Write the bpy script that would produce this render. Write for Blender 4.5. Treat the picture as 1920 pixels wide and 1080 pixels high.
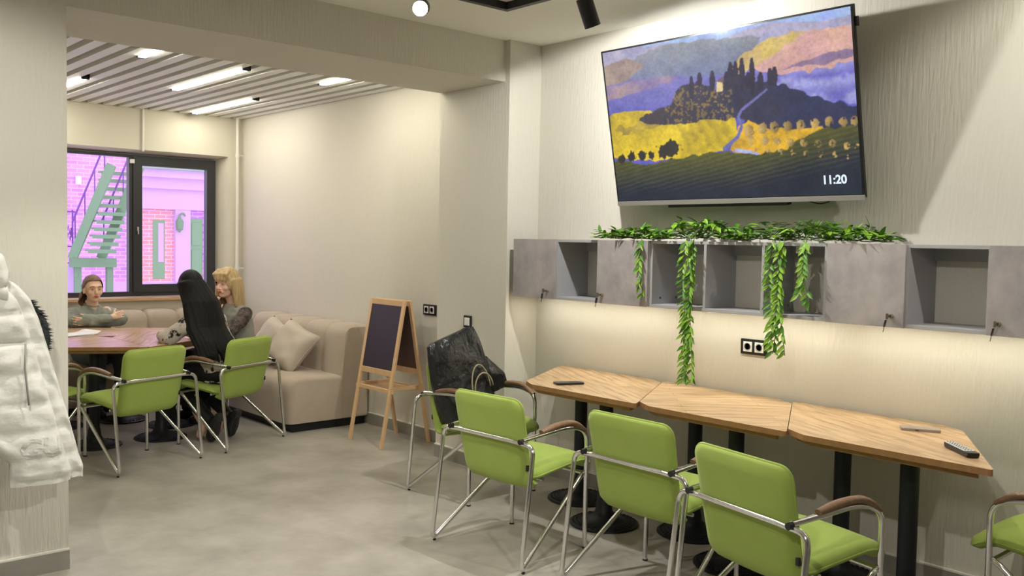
import bpy, bmesh, math, random
import numpy as np
from mathutils import Vector, Matrix, noise as mnoise

# ------------------------------------------------------------------ clear
for o in list(bpy.data.objects):
    bpy.data.objects.remove(o, do_unlink=True)
S = bpy.context.scene
COL = S.collection
PI = math.pi
rnd = random.Random(7)

# ------------------------------------------------------------------ camera
CAM_H = 1.53
YAW, PITCH, ROLL = 0.72765605, -0.04877895, 0.01895543
FOCAL_PX = 1735.18
def camera():
    f = Vector((math.sin(YAW)*math.cos(PITCH), math.cos(YAW)*math.cos(PITCH), math.sin(PITCH)))
    r = Vector((math.cos(YAW), -math.sin(YAW), 0)); u = r.cross(f)
    c, s = math.cos(ROLL), math.sin(ROLL)
    r2 = c*r + s*u; u2 = -s*r + c*u
    cd = bpy.data.cameras.new('camera'); co = bpy.data.objects.new('camera', cd); COL.objects.link(co)
    m = Matrix((r2, u2, -f)).transposed().to_4x4(); m.translation = (0, 0, CAM_H)
    co.matrix_world = m
    cd.sensor_width = 36.0; cd.lens = FOCAL_PX/1920*36.0; cd.clip_start = 0.05; cd.clip_end = 200
    S.camera = co
camera()

# ------------------------------------------------------------------ world, exposure
W = bpy.data.worlds.new('world'); S.world = W; W.use_nodes = True
wb = W.node_tree.nodes['Background']; wb.inputs[0].default_value = (0.86, 0.80, 1.0, 1); wb.inputs[1].default_value = 2.4
S.view_settings.view_transform = 'Standard'; S.view_settings.look = 'None'
S.view_settings.exposure = 0.0; S.view_settings.gamma = 1.0; S.view_settings.use_curve_mapping = False
WARM = (1.0, 0.96, 0.87)
KEY_COL = (1.0, 0.985, 0.94)
SPOT_W = 60.0
KEY_W = 98.0
LINEAR_E = 54.0
LED_E = 37.0

# ------------------------------------------------------------------ materials
MATS = {}
def lin(r, g, b):
    def f(c):
        c /= 255.0
        return c/12.92 if c <= .04045 else ((c+.055)/1.055)**2.4
    return (f(r), f(g), f(b), 1)
def mat(name, col, rough=.5, metal=0.0, spec=.5, noise=None, bump=None, sheen=0, emit=None, coat=0, trans=0):
    """noise=(scale vec, amount, second colour)  bump=(scale vec, strength, distance)"""
    m = bpy.data.materials.new(name); m.use_nodes = True
    nt = m.node_tree; b = nt.nodes['Principled BSDF']
    if len(col) == 3: col = (*col, 1)
    b.inputs['Base Color'].default_value = col
    b.inputs['Roughness'].default_value = rough; b.inputs['Metallic'].default_value = metal
    b.inputs['Specular IOR Level'].default_value = spec
    if sheen: b.inputs['Sheen Weight'].default_value = sheen
    if coat: b.inputs['Coat Weight'].default_value = coat
    if emit:
        b.inputs['Emission Color'].default_value = (*emit[0], 1); b.inputs['Emission Strength'].default_value = emit[1]
    tc = nt.nodes.new('ShaderNodeTexCoord') if (noise or bump) else None
    if noise:
        mp = nt.nodes.new('ShaderNodeMapping'); mp.inputs['Scale'].default_value = noise[0]
        n = nt.nodes.new('ShaderNodeTexNoise'); n.inputs['Scale'].default_value = 1; n.inputs['Detail'].default_value = 6
        n.inputs['Roughness'].default_value = .62
        cr = nt.nodes.new('ShaderNodeValToRGB'); cr.color_ramp.elements[0].position = .5-noise[1]; cr.color_ramp.elements[1].position = .5+noise[1]
        cr.color_ramp.elements[0].color = col; cr.color_ramp.elements[1].color = (*noise[2][:3], 1)
        nt.links.new(tc.outputs['Object'], mp.inputs[0]); nt.links.new(mp.outputs[0], n.inputs[0])
        nt.links.new(n.outputs[0], cr.inputs[0]); nt.links.new(cr.outputs[0], b.inputs['Base Color'])
    if bump:
        mp = nt.nodes.new('ShaderNodeMapping'); mp.inputs['Scale'].default_value = bump[0]
        n = nt.nodes.new('ShaderNodeTexNoise'); n.inputs['Scale'].default_value = 1; n.inputs['Detail'].default_value = 4
        bp = nt.nodes.new('ShaderNodeBump'); bp.inputs['Strength'].default_value = bump[1]; bp.inputs['Distance'].default_value = bump[2]
        nt.links.new(tc.outputs['Object'], mp.inputs[0]); nt.links.new(mp.outputs[0], n.inputs[0])
        nt.links.new(n.outputs[0], bp.inputs['Height']); nt.links.new(bp.outputs[0], b.inputs['Normal'])
    MATS[name] = m
    return m

mat('wallpaper', (.675, .645, .57), .75, spec=.25, bump=((75, 75, 9), .7, .006))
mat('wall_paint', (.70, .67, .57), .8, spec=.2, bump=((60, 60, 60), .15, .002))
mat('ceiling_paint', (.86, .84, .78), .85, spec=.2)
mat('dark_ceiling', (.20, .195, .18), .9, spec=.1)
mat('floor_vinyl', (.315, .29, .248), .42, spec=.4, noise=((2.6, 2.2, 1), .13, (.44, .415, .36)), bump=((30, 30, 30), .06, .002))
mat('plinth', (.26, .245, .215), .5, noise=((5, 5, 9), .2, (.33, .31, .27)))
mat('plinth_edge', (.80, .78, .70), .5)
mat('slat_white', (.84, .84, .80), .5)
mat('black_metal', (.012, .013, .015), .45, spec=.4)
mat('track_black', (.015, .016, .018), .5)
mat('pedestal_black', (.013, .015, .019), .5, spec=.35, bump=((70, 70, 70), .25, .003))
mat('chrome', (.78, .78, .80), .13, 1.0)
mat('black_plastic', (.01, .01, .011), .4)
mat('white_plastic', (.85, .85, .83), .35)
mat('green_fabric', lin(152, 174, 84), .85, spec=.15, sheen=.1, noise=((9, 9, 9), .3, lin(162, 182, 94)), bump=((420, 420, 420), .25, .001))
mat('arm_wood', lin(112, 84, 62), .4, noise=((14, 60, 60), .25, lin(138, 108, 82)))
mat('pine', lin(226, 192, 150), .5, noise=((40, 40, 5), .25, lin(212, 172, 128)))
mat('chalkboard', (.035, .026, .045), .45, spec=.35, noise=((7, 7, 7), .3, (.045, .035, .055)))  # purple tint of reflected light put into the board colour
mat('board_back', (.11, .065, .05), .6)
mat('sofa_fabric', lin(186, 172, 156), .9, spec=.12, sheen=.2, noise=((6, 6, 6), .25, lin(176, 162, 146)), bump=((300, 300, 300), .25, .001))
mat('cushion_fabric', lin(196, 184, 170), .85, spec=.15, sheen=.15, bump=((260, 260, 260), .3, .001))
mat('concrete_laminate', lin(174, 167, 166), .55, noise=((9, 7, 5.5), .17, lin(144, 139, 141)))
mat('carcass_grey', lin(168, 168, 172), .5)
mat('leaf_green', lin(92, 142, 30), .5, spec=.35, noise=((40, 40, 40), .3, lin(140, 178, 52)))
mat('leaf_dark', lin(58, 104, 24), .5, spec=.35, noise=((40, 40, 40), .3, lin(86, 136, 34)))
mat('stem_green', lin(84, 110, 40), .6)
mat('tv_black', (.008, .008, .010), .3)
mat('tv_silver', (.55, .54, .55), .3, .8)
mat('window_frame', lin(44, 46, 50), .4)
mat('sill_wood', lin(204, 172, 134), .35, noise=((5, 60, 60), .25, lin(184, 148, 108)))
mat('pipe_white', (.80, .79, .72), .4)
mat('lock_metal', (.30, .26, .20), .3, .9)
mat('brass_key', (.55, .48, .36), .3, 1)
mat('bag_black', (.010, .0105, .012), .32, spec=.5, bump=((14, 14, 10), .8, .03))
mat('bag_rope', lin(168, 156, 128), .6)
mat('phone_case', (.012, .018, .016), .35)
mat('phone_clear', (.30, .25, .21), .3)
mat('remote_white', (.62, .66, .66), .35)
mat('paper', (.85, .85, .86), .7)
mat('coat_white', lin(226, 226, 220), .55, spec=.3, bump=((16, 16, 22), .5, .012))
mat('coat_print', lin(212, 213, 209), .5, spec=.3)
mat('coat_lining', (.02, .018, .018), .7)
mat('zip_grey', lin(150, 150, 146), .4)
mat('fur_dark', (.018, .024, .026), .8)
mat('jacket_black', (.012, .013, .015), .6)
mat('snow', (.80, .78, .86), .9)
mat('stair_green', lin(118, 160, 116), .6)
mat('door_green', lin(128, 176, 124), .6)
mat('roof_green', lin(150, 178, 150), .7)
mat('stone_lilac', (.72, .50, .82), .8)
mat('iron_violet', (.20, .06, .36), .6)

def emit_mat(name, col, e):
    m = bpy.data.materials.new(name); m.use_nodes = True; nt = m.node_tree; nt.nodes.clear()
    o = nt.nodes.new('ShaderNodeOutputMaterial'); em = nt.nodes.new('ShaderNodeEmission')
    em.inputs[0].default_value = (*col, 1); em.inputs[1].default_value = e
    nt.links.new(em.outputs[0], o.inputs[0]); MATS[name] = m
emit_mat('linear_glow', (1.0, .945, .77), LINEAR_E)
emit_mat('led_glow', (1.0, .95, .78), LED_E)
emit_mat('spot_glow', (1.0, .94, .84), 60.0)
emit_mat('clock_glow', (.80, .92, 1.0), 1.0)

def wood_mat(name, a, b, c):
    """plank laminate: UV in metres, u along the grain"""
    m = bpy.data.materials.new(name); m.use_nodes = True; nt = m.node_tree; L = nt.links.new
    bs = nt.nodes['Principled BSDF']; bs.inputs['Roughness'].default_value = .27; bs.inputs['Specular IOR Level'].default_value = .5
    uv = nt.nodes.new('ShaderNodeUVMap'); uv.uv_map = 'UVMap'
    br = nt.nodes.new('ShaderNodeTexBrick'); br.offset = .37
    br.inputs['Color1'].default_value = a; br.inputs['Color2'].default_value = b; br.inputs['Mortar'].default_value = c
    br.inputs['Scale'].default_value = 1; br.inputs['Mortar Size'].default_value = .0009; br.inputs['Brick Width'].default_value = .62; br.inputs['Row Height'].default_value = .085
    br.inputs['Bias'].default_value = 0
    mp = nt.nodes.new('ShaderNodeMapping'); mp.inputs['Scale'].default_value = (3.2, 26, 1)
    n = nt.nodes.new('ShaderNodeTexNoise'); n.inputs['Scale'].default_value = 1; n.inputs['Detail'].default_value = 5; n.inputs['Roughness'].default_value = .65
    cr = nt.nodes.new('ShaderNodeValToRGB'); cr.color_ramp.elements[0].position = .36; cr.color_ramp.elements[1].position = .56
    cr.color_ramp.elements[0].color = (.60, .55, .50, 1); cr.color_ramp.elements[1].color = (1, 1, 1, 1)
    mx = nt.nodes.new('ShaderNodeMix'); mx.data_type = 'RGBA'; mx.blend_type = 'MULTIPLY'; mx.inputs[0].default_value = .85
    L(uv.outputs[0], br.inputs[0]); L(uv.outputs[0], mp.inputs[0]); L(mp.outputs[0], n.inputs[0]); L(n.outputs[0], cr.inputs[0])
    L(br.outputs[0], mx.inputs[6]); L(cr.outputs[0], mx.inputs[7]); L(mx.outputs[2], bs.inputs['Base Color'])
    MATS[name] = m
wood_mat('table_wood', lin(208, 176, 135), lin(194, 160, 120), lin(150, 116, 82))
mat('table_edge', lin(176, 132, 88), .5, noise=((30, 30, 8), .25, lin(150, 108, 70)))

def brick_mat(nm, c1, c2, fac):
    m = bpy.data.materials.new(nm); m.use_nodes = True; nt = m.node_tree; L = nt.links.new
    bs = nt.nodes['Principled BSDF']; bs.inputs['Roughness'].default_value = .9
    tc = nt.nodes.new('ShaderNodeTexCoord'); sx = nt.nodes.new('ShaderNodeSeparateXYZ'); cx = nt.nodes.new('ShaderNodeCombineXYZ')
    br = nt.nodes.new('ShaderNodeTexBrick'); br.inputs['Scale'].default_value = 1
    br.inputs['Color1'].default_value = c1; br.inputs['Color2'].default_value = c2; br.inputs['Mortar'].default_value = (.90, .74, .98, 1)
    br.inputs['Brick Width'].default_value = .36; br.inputs['Row Height'].default_value = .12; br.inputs['Mortar Size'].default_value = .012
    n = nt.nodes.new('ShaderNodeTexNoise'); n.inputs['Scale'].default_value = .55; n.inputs['Detail'].default_value = 3
    cr = nt.nodes.new('ShaderNodeValToRGB'); cr.color_ramp.elements[0].position = .38; cr.color_ramp.elements[1].position = .62
    cr.color_ramp.elements[0].color = (.60, .34, 1.0, 1); cr.color_ramp.elements[1].color = (1.0, .52, .50, 1)
    mx = nt.nodes.new('ShaderNodeMix'); mx.data_type = 'RGBA'; mx.blend_type = 'MIX'; mx.inputs[0].default_value = fac
    L(tc.outputs['Object'], sx.inputs[0]); L(sx.outputs[0], cx.inputs[0]); L(sx.outputs[2], cx.inputs[1])
    L(cx.outputs[0], br.inputs[0]); L(tc.outputs['Object'], n.inputs[0]); L(n.outputs[0], cr.inputs[0])
    L(br.outputs[0], mx.inputs[6]); L(cr.outputs[0], mx.inputs[7]); L(mx.outputs[2], bs.inputs['Base Color'])
    MATS[nm] = m
brick_mat('facade_brick', (.80, .40, .62, 1), (.52, .20, .80, 1), .38)
brick_mat('orange_brick', (.92, .36, .22, 1), (.86, .42, .40, 1), .12)

def glass_mat():
    m = bpy.data.materials.new('window_glass'); m.use_nodes = True; nt = m.node_tree; nt.nodes.clear(); L = nt.links.new
    o = nt.nodes.new('ShaderNodeOutputMaterial'); t = nt.nodes.new('ShaderNodeBsdfTransparent'); g = nt.nodes.new('ShaderNodeBsdfGlossy')
    t.inputs[0].default_value = (.93, .90, .97, 1); g.inputs['Roughness'].default_value = .02
    mx = nt.nodes.new('ShaderNodeMixShader'); mx.inputs[0].default_value = .06
    L(t.outputs[0], mx.inputs[1]); L(g.outputs[0], mx.inputs[2]); L(mx.outputs[0], o.inputs[0]); MATS['window_glass'] = m
glass_mat()

# ------------------------------------------------------------------ object helpers
def tag(o, label=None, cat=None, group=None, kind=None):
    if label: o['label'] = label
    if cat: o['category'] = cat
    if group: o['group'] = group
    if kind: o['kind'] = kind
    return o
def empty(name, loc=(0, 0, 0), rz=0.0, label=None, cat=None, group=None):
    o = bpy.data.objects.new(name, None); COL.objects.link(o)
    o.location = loc; o.rotation_euler = (0, 0, rz); o.empty_display_size = .1
    return tag(o, label, cat, group)
def finish(name, bm, m, parent=None, smooth=False, autos=None):
    me = bpy.data.meshes.new(name)
    bmesh.ops.recalc_face_normals(bm, faces=bm.faces)
    bm.to_mesh(me); bm.free()
    ms = m if isinstance(m, (list, tuple)) else [m]
    for k in ms: me.materials.append(MATS[k])
    if smooth:
        me.polygons.foreach_set('use_smooth', [True]*len(me.polygons))
        if autos is not None: me.set_sharp_from_angle(angle=math.radians(autos))
    o = bpy.data.objects.new(name, me); COL.objects.link(o); o.parent = parent
    return o
def link_copy(o, parent=None, loc=None, rot=None, scale=None):
    c = o.copy(); COL.objects.link(c); c.parent = parent
    if loc is not None: c.location = loc
    if rot is not None: c.rotation_euler = rot
    if scale is not None: c.scale = scale
    return c
def copy_tree(o, parent=None):
    c = link_copy(o, parent)
    for ch in list(o.children):
        copy_tree(ch, c)
    return c
def bx(bm, x0, x1, y0, y1, z0, z1, M=None, bev=0.0, mi=0):
    vs = [bm.verts.new((x, y, z)) for x in (x0, x1) for y in (y0, y1) for z in (z0, z1)]
    if M is not None:
        for v in vs: v.co = M @ v.co
    fs = [(0, 1, 3, 2), (4, 6, 7, 5), (0, 4, 5, 1), (2, 3, 7, 6), (0, 2, 6, 4), (1, 5, 7, 3)]
    out = []
    for f in fs:
        fc = bm.faces.new([vs[i] for i in f]); fc.material_index = mi; out.append(fc)
    if bev > 0:
        es = list({e for f in out for e in f.edges})
        r = bmesh.ops.bevel(bm, geom=es, offset=bev, segments=2, profile=.6, affect='EDGES')
        for f in r['faces']: f.material_index = mi
    return out
def box(name, x0, x1, y0, y1, z0, z1, m, parent=None, bev=0.0, M=None):
    bm = bmesh.new(); bx(bm, x0, x1, y0, y1, z0, z1, M, bev)
    return finish(name, bm, m, parent)
def frame_at(d):
    d = d.normalized(); a = Vector((0, 0, 1)) if abs(d.z) < .95 else Vector((0, 1, 0))
    u = d.cross(a).normalized(); return u, d.cross(u).normalized()
def tube(bm, pts, r, seg=8, caps=True, mi=0, flat=1.0):
    pts = [Vector(p) for p in pts]; n = len(pts); rings = []
    rr = r if hasattr(r, '__len__') else [r]*n
    u = None
    for i, p in enumerate(pts):
        d = (pts[min(i+1, n-1)]-pts[max(i-1, 0)])
        if d.length < 1e-9: d = Vector((0, 0, 1))
        d.normalize()
        if u is None: u, w = frame_at(d)
        else:
            u = (u - d*u.dot(d))
            u = u.normalized() if u.length > 1e-6 else frame_at(d)[0]
            w = d.cross(u)
        rings.append([bm.verts.new(p + (u*math.cos(2*PI*k/seg) + w*math.sin(2*PI*k/seg)*flat)*rr[i]) for k in range(seg)])
    for i in range(n-1):
        for k in range(seg):
            f = bm.faces.new((rings[i][k], rings[i][(k+1) % seg], rings[i+1][(k+1) % seg], rings[i+1][k])); f.material_index = mi
    if caps:
        bm.faces.new(rings[0]).material_index = mi; bm.faces.new(rings[-1]).material_index = mi
def fillet(pts, rad, n=6):
    pts = [Vector(p) for p in pts]; out = [pts[0]]
    for i in range(1, len(pts)-1):
        a, b, c = pts[i-1], pts[i], pts[i+1]
        r = rad[i-1] if hasattr(rad, '__len__') else rad
        d1 = (a-b); d2 = (c-b); t = min(r, d1.length*.49, d2.length*.49)
        p0 = b + d1.normalized()*t; p2 = b + d2.normalized()*t
        for k in range(n+1):
            s = k/n; out.append(p0*(1-s)**2 + b*2*s*(1-s) + p2*s*s)
    out.append(pts[-1]); return out
def lathe(bm, prof, cx=0, cy=0, seg=28, mi=0):
    rings = []
    for r, z in prof:
        rings.append([bm.verts.new((cx+r*math.cos(2*PI*k/seg), cy+r*math.sin(2*PI*k/seg), z)) for k in range(seg)] if r > 1e-6 else [bm.verts.new((cx, cy, z))])
    for a, b in zip(rings[:-1], rings[1:]):
        for k in range(seg):
            k2 = (k+1) % seg
            if len(a) == 1 and len(b) == 1: continue
            if len(a) == 1: f = bm.faces.new((a[0], b[k], b[k2]))
            elif len(b) == 1: f = bm.faces.new((a[k], b[0], a[k2]))
            else: f = bm.faces.new((a[k], b[k], b[k2], a[k2]))
            f.material_index = mi
def prism(bm, poly, z0, z1, mi=0):
    lo = [bm.verts.new((x, y, z0)) for x, y in poly]; hi = [bm.verts.new((x, y, z1)) for x, y in poly]; n = len(poly)
    fs = [bm.faces.new(lo[::-1]), bm.faces.new(hi)]
    for i in range(n): fs.append(bm.faces.new((lo[i], lo[(i+1) % n], hi[(i+1) % n], hi[i])))
    for f in fs: f.material_index = mi
    return fs
def round_poly(poly, rad, n=4):
    out = []; N = len(poly)
    for i in range(N):
        a, b, c = Vector(poly[i-1]), Vector(poly[i]), Vector(poly[(i+1) % N]); r = rad[i] if hasattr(rad, '__len__') else rad
        p0 = b+(a-b).normalized()*r; p2 = b+(c-b).normalized()*r
        for k in range(n+1):
            s = k/n; q = p0*(1-s)**2+b*2*s*(1-s)+p2*s*s; out.append((q.x, q.y))
    return out
def struct(o): o['kind'] = 'structure'; return o

# ------------------------------------------------------------------ room numbers
XW, XP = 4.235, 3.96          # TV wall / pilaster face
YP0, YP1 = 4.505, 5.235       # pilaster front / back
YWIN = 8.95                   # window wall
ZC = 2.83                     # ceiling
XL, YB = -3.2, -2.8           # walls behind the camera
ZB = 2.567                    # underside of beam
ZS = 2.73                     # underside of ceiling slats
XFL = .55                     # left wall of the far room

# ------------------------------------------------------------------ structure
struct(tag(box('floor', XL-.2, XW+.2, YB-.2, YWIN+.5, -.12, 0, 'floor_vinyl'), 'mottled grey-beige vinyl floor running through both rooms', 'floor'))
struct(tag(box('ceiling', XL-.2, XW+.2, YB-.2, YP1, ZC, ZC+.12, 'ceiling_paint'), 'plain off-white ceiling over the room with the television', 'ceiling'))
far_ceil = struct(tag(box('ceiling', XFL-.2, XW+.2, YP1-.01, YWIN+.2, 2.93, 3.05, 'dark_ceiling'), 'slatted ceiling above the seating group by the window', 'ceiling'))
struct(tag(box('wall_right', XW, XW+.2, YB-.2, YP0+.01, 0, ZC+.1, 'wallpaper'), 'cream textured wall behind the television and wall cabinets', 'wall'))
struct(tag(box('wall_pilaster', XP, XW+.2, YP0, YP1, 0, ZC+.1, 'wallpaper'), 'textured wall pier beside the easel carrying the beam', 'wall'))
struct(tag(box('wall_far_right', XW, XW+.2, YP1-.01, YWIN+.4, 0, 3.0, 'wallpaper'), 'cream wall behind the long side of the corner sofa', 'wall'))
struct(tag(box('wall_left', XL, 1.28, 4.46, 5.22, 0, ZC+.1, 'wallpaper'), 'textured pier at the left edge behind the white coat', 'wall'))
struct(tag(box('wall_beam', 1.27, XP+.02, 4.55, YP1, ZB, ZC+.1, 'wallpaper'), 'lowered beam spanning the opening between the two rooms', 'wall'))
struct(tag(box('wall_back', XL-.2, XW+.2, YB-.2, YB, 0, ZC+.1, 'wallpaper'), 'wall behind the viewer', 'wall'))
struct(tag(box('wall_side', XL-.2, XL, YB-.2, 5.22, 0, ZC+.1, 'wallpaper'), 'wall on the viewer\'s left, out of frame', 'wall'))
struct(tag(box('wall_far_left', XFL-.2, XFL, 5.2, YWIN+.4, 0, 3.0, 'wallpaper'), 'left wall of the seating room behind the pier', 'wall'))

# window wall with splayed opening
WX0, WX1, WZ0, WZ1 = 2.10, 4.02, .945, 2.305
YF = 9.08
bm = bmesh.new()
bx(bm, XFL-.2, WX0-.05, YWIN, YF+.14, 0, 3.0); bx(bm, WX1+.075, XW+.05, YWIN, YF+.14, 0, 3.0)
bx(bm, WX0-.05, WX1+.075, YWIN, YF+.14, 0, WZ0-.03); bx(bm, WX0-.05, WX1+.075, YWIN, YF+.14, WZ1+.04, 3.0)
# splayed plaster reveals
def wedge(pts):
    vs = [bm.verts.new(p) for p in pts]
    for f in ((0, 1, 2), (3, 5, 4), (0, 3, 4, 1), (1, 4, 5, 2), (2, 5, 3, 0)): bm.faces.new([vs[i] for i in f])
wedge([(WX1+.078, YWIN, WZ0-.03), (WX1, YF+.1, WZ0-.03), (WX1+.078, YF+.1, WZ0-.03), (WX1+.078, YWIN, WZ1+.04), (WX1, YF+.1, WZ1+.04), (WX1+.078, YF+.1, WZ1+.04)])
wedge([(WX0-.05, YWIN, WZ1+.042), (WX0-.05, YF+.1, WZ1), (WX0-.05, YF+.1, WZ1+.042), (WX1+.075, YWIN, WZ1+.042), (WX1+.075, YF+.1, WZ1), (WX1+.075, YF+.1, WZ1+.042)])
wwin = struct(tag(finish('wall_window', bm, 'wall_paint'), 'cream plastered wall around the dark-framed window', 'wall'))

# window
win = empty('window_1', (WX0, YF, WZ0), 0, 'dark grey framed two-part window behind the seating group', 'window'); win['kind'] = 'structure'
w_, h_ = WX1-WX0, WZ1-WZ0; mx0 = 1.06
bm = bmesh.new()
bx(bm, 0, w_, 0, .07, 0, .045); bx(bm, 0, w_, 0, .07, h_-.028, h_); bx(bm, 0, .05, 0, .07, .045, h_-.028); bx(bm, w_-.03, w_, 0, .07, .045, h_-.028); bx(bm, mx0, mx0+.05, 0, .07, .045, h_-.028)
finish('window_frame', bm, 'window_frame', win)
sx0, sx1 = mx0+.035, w_-.01
bm = bmesh.new()
bx(bm, sx0, sx0+.085, -.015, .055, .04, h_-.02); bx(bm, sx1-.085, sx1, -.015, .055, .04, h_-.02); bx(bm, sx0+.085, sx1-.085, -.015, .055, .04, .115); bx(bm, sx0+.085, sx1-.085, -.015, .055, h_-.10, h_-.02)
sash = finish('window_sash', bm, 'window_frame', win)
bm = bmesh.new(); bx(bm, sx0+.033, sx0+.047, -.028, -.015, .63, .67, bev=.003); bx(bm, sx0+.035, sx0+.045, -.042, -.028, .60, .668, bev=.003)
finish('window_handle', bm, 'carcass_grey', sash)
box('pane', .05, mx0, .03, .036, .045, h_-.028, 'window_glass', win)
box('pane', sx0+.085, sx1-.085, .02, .026, .115, h_-.10, 'window_glass', win)
bm = bmesh.new(); bx(bm, mx0+.005, mx0+.045, -.03, 0, h_-.085, h_-.045, bev=.006)
finish('window_sensor', bm, 'white_plastic', win)
struct(tag(box('trim_1', WX0-.06, WX1+.08, YWIN-.07, YF+.02, WZ0-.03, WZ0-.002, 'sill_wood', bev=.004), 'wooden window sill board above the sofa', 'sill'))

# baseboards (plinth plus pale top strip)
def baseboard(name, x0, x1, y0, y1, nx, ny, label):
    t = .014
    b = struct(tag(box(name, x0-t*(nx < 0), x1+t*(nx > 0), y0-t*(ny < 0), y1+t*(ny > 0), 0, .088, 'plinth'), label, 'baseboard'))
    box('cap_strip', x0-t*(nx < 0), x1+t*(nx > 0), y0-t*(ny < 0), y1+t*(ny > 0), .088, .096, 'plinth_edge', b)
baseboard('baseboard_right', XW, XW, YB, YP0, -1, 0, 'grey baseboard under the television wall')
baseboard('baseboard_pilaster', XP, XP, YP0, YP1, -1, 0, 'short grey baseboard along the pier behind the bag chair')
baseboard('baseboard_far_right', XW, XW, YP1, YWIN, -1, 0, 'grey baseboard behind the easel')
baseboard('baseboard_left', XL, 1.28, 4.46, 4.46, 0, -1, 'grey baseboard under the white coat')

# slats of the far ceiling
sl = None; n = 0; x = .64
while x < XW-.04:
    if sl is None:
        bm = bmesh.new(); L_ = YWIN-YP1-.02
        bx(bm, 0, .08, 0, L_, 0, .004); bx(bm, 0, .004, 0, L_, .004, .085); bx(bm, .076, .08, 0, L_, .004, .085)
        sl = finish('slat', bm, 'slat_white', far_ceil); sl.location = (x, YP1+.01, ZS)
    else: link_copy(sl, far_ceil, (x, YP1+.01, ZS))
    x += .14
bm = bmesh.new()
for yy in (5.7, 6.7, 7.7, 8.6): bx(bm, XFL, XW, yy-.02, yy+.02, ZS+.085, 2.93)
finish('carrier_rail', bm, 'slat_white', far_ceil)

# linear lamps between the slats
def linear_lamp(x, y0, y1, label):
    e = empty('linear_lamp', (x, y0, ZS), 0, label, 'lamp', 'linear lamps set between the ceiling slats'); L_ = y1-y0
    bm = bmesh.new(); bx(bm, -.028, .028, 0, L_, .002, .05); finish('housing', bm, 'white_plastic', e)
    bm = bmesh.new(); bx(bm, -.020, .020, .012, L_-.012, -.010, .002); finish('diffuser', bm, 'linear_glow', e)
    for yy in (0, L_): box('end_cap', -.029, .029, yy-.012, yy+.012, -.014, .055, 'black_plastic', e)
gap = lambda k: .64+.14*k+.11
linear_lamp(gap(11), 5.32, 6.34, 'short glowing linear lamp at top left, partly behind the beam')
linear_lamp(gap(11), 7.52, 8.82, 'glowing linear lamp cut off by the left pier')
linear_lamp(gap(16), 6.24, 7.54, 'long glowing linear lamp in the middle of the slatted ceiling')
linear_lamp(gap(21), 5.34, 6.40, 'glowing linear lamp nearest the cream wall, tucked behind the beam')
linear_lamp(gap(21), 7.52, 8.82, 'glowing linear lamp nearest the window')

# pipes
def pipe(name, pts, r, label):
    e = empty(name, pts[0], 0, label, 'pipe'); p0 = Vector(pts[0])
    bm = bmesh.new(); tube(bm, [Vector(p)-p0 for p in pts], r, 10); finish('tube', bm, 'pipe_white', e, True, 40)
    return e
pz = pipe('heating_pipe', [(4.165, 8.885, 0), (4.165, 8.885, ZS+.1)], .016, 'cream heating riser pipe in the corner beside the window')
for z in (1.22, 2.36):
    bm = bmesh.new(); lathe(bm, [(0, z-.018), (.022, z-.018), (.022, z+.018), (0, z+.018)], seg=12); bx(bm, -.006, .07, -.004, .004, z-.006, z+.006); finish('pipe_clip', bm, 'pipe_white', pz, True, 40)
pipe('cable_conduit', [(3.24, 8.935, 2.33), (3.24, 8.935, ZS+.05)], .011, 'thin pale conduit running up from the window top')

# ------------------------------------------------------------------ track lighting
TZ = 2.79
TX1, TY1, TX0, TY0 = 3.349, 3.846, .35, .3
trk = empty('light_track', (TX1, TY1, TZ), 0, 'black rectangular lighting track on the ceiling', 'track')
for a in ((TX0-TX1, .0175, -.0175, .0175), (TX0-TX1, .0175, TY0-TY1-.0175, TY0-TY1+.0175), (-.0175, .0175, TY0-TY1+.0175, -.0175), (TX0-TX1-.0175, TX0-TX1+.0175, TY0-TY1+.0175, -.0175)):
    bm = bmesh.new(); bx(bm, *a, 0, ZC-TZ+.001); finish('rail', bm, 'track_black', trk)
def spot(x, y, axis, label, power, cone=150, blend=.35, pz=TZ, col=WARM):
    e = empty('spotlight', (x, y, pz), 0, label, 'spotlight', 'black cylinder spotlights on the track')
    box('adapter', -.018, .018, -.05, .05, -.022, 0, 'track_black', e, .003)
    d = Vector(axis).normalized(); u, w = frame_at(d)
    bm = bmesh.new(); tube(bm, [(0, 0, -.02), (0, 0, -.075)], .007, 8); finish('stem', bm, 'chrome', e, True, 40)
    c = Vector((0, 0, -.085)); R = .041; L_ = .145; a = c - d*.045
    M = Matrix((u, w, d)).transposed().to_4x4(); M.translation = a
    bm = bmesh.new(); lathe(bm, [(0, 0), (R-.004, 0), (R, .004), (R, L_), (R-.003, L_), (R-.004, L_-.022), (0, L_-.022)], seg=28); bm.transform(M)
    finish('lamp_body', bm, 'black_plastic', e, True, 35)
    bm = bmesh.new(); lathe(bm, [(0, 0), (R-.006, 0), (R-.006, .003), (0, .004)], seg=24); M2 = M.copy(); M2.translation = a+d*(L_-.014); bm.transform(M2)
    finish('lens', bm, 'spot_glow', e)
    ld = bpy.data.lights.new('spot_bulb', 'SPOT'); ld.energy = power; ld.color = col; ld.spot_size = math.radians(cone); ld.spot_blend = blend; ld.shadow_soft_size = .028
    lo = bpy.data.objects.new('spot_bulb', ld); COL.objects.link(lo); lo.parent = e; lo.location = a+d*(L_+.004); lo.rotation_mode = 'QUATERNION'; lo.rotation_quaternion = d.to_track_quat('-Z', 'Y')
spot(TX1, 3.244, (.40, -.05, -.85), 'black cylinder spotlight left of the television, tilted at the wall', KEY_W, 172, .12, TZ, KEY_COL)
spot(TX1, 2.33, (-.35, -.2, -.9), 'black spotlight above the television, only its tip in frame', SPOT_W*.6, 120)
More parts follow.
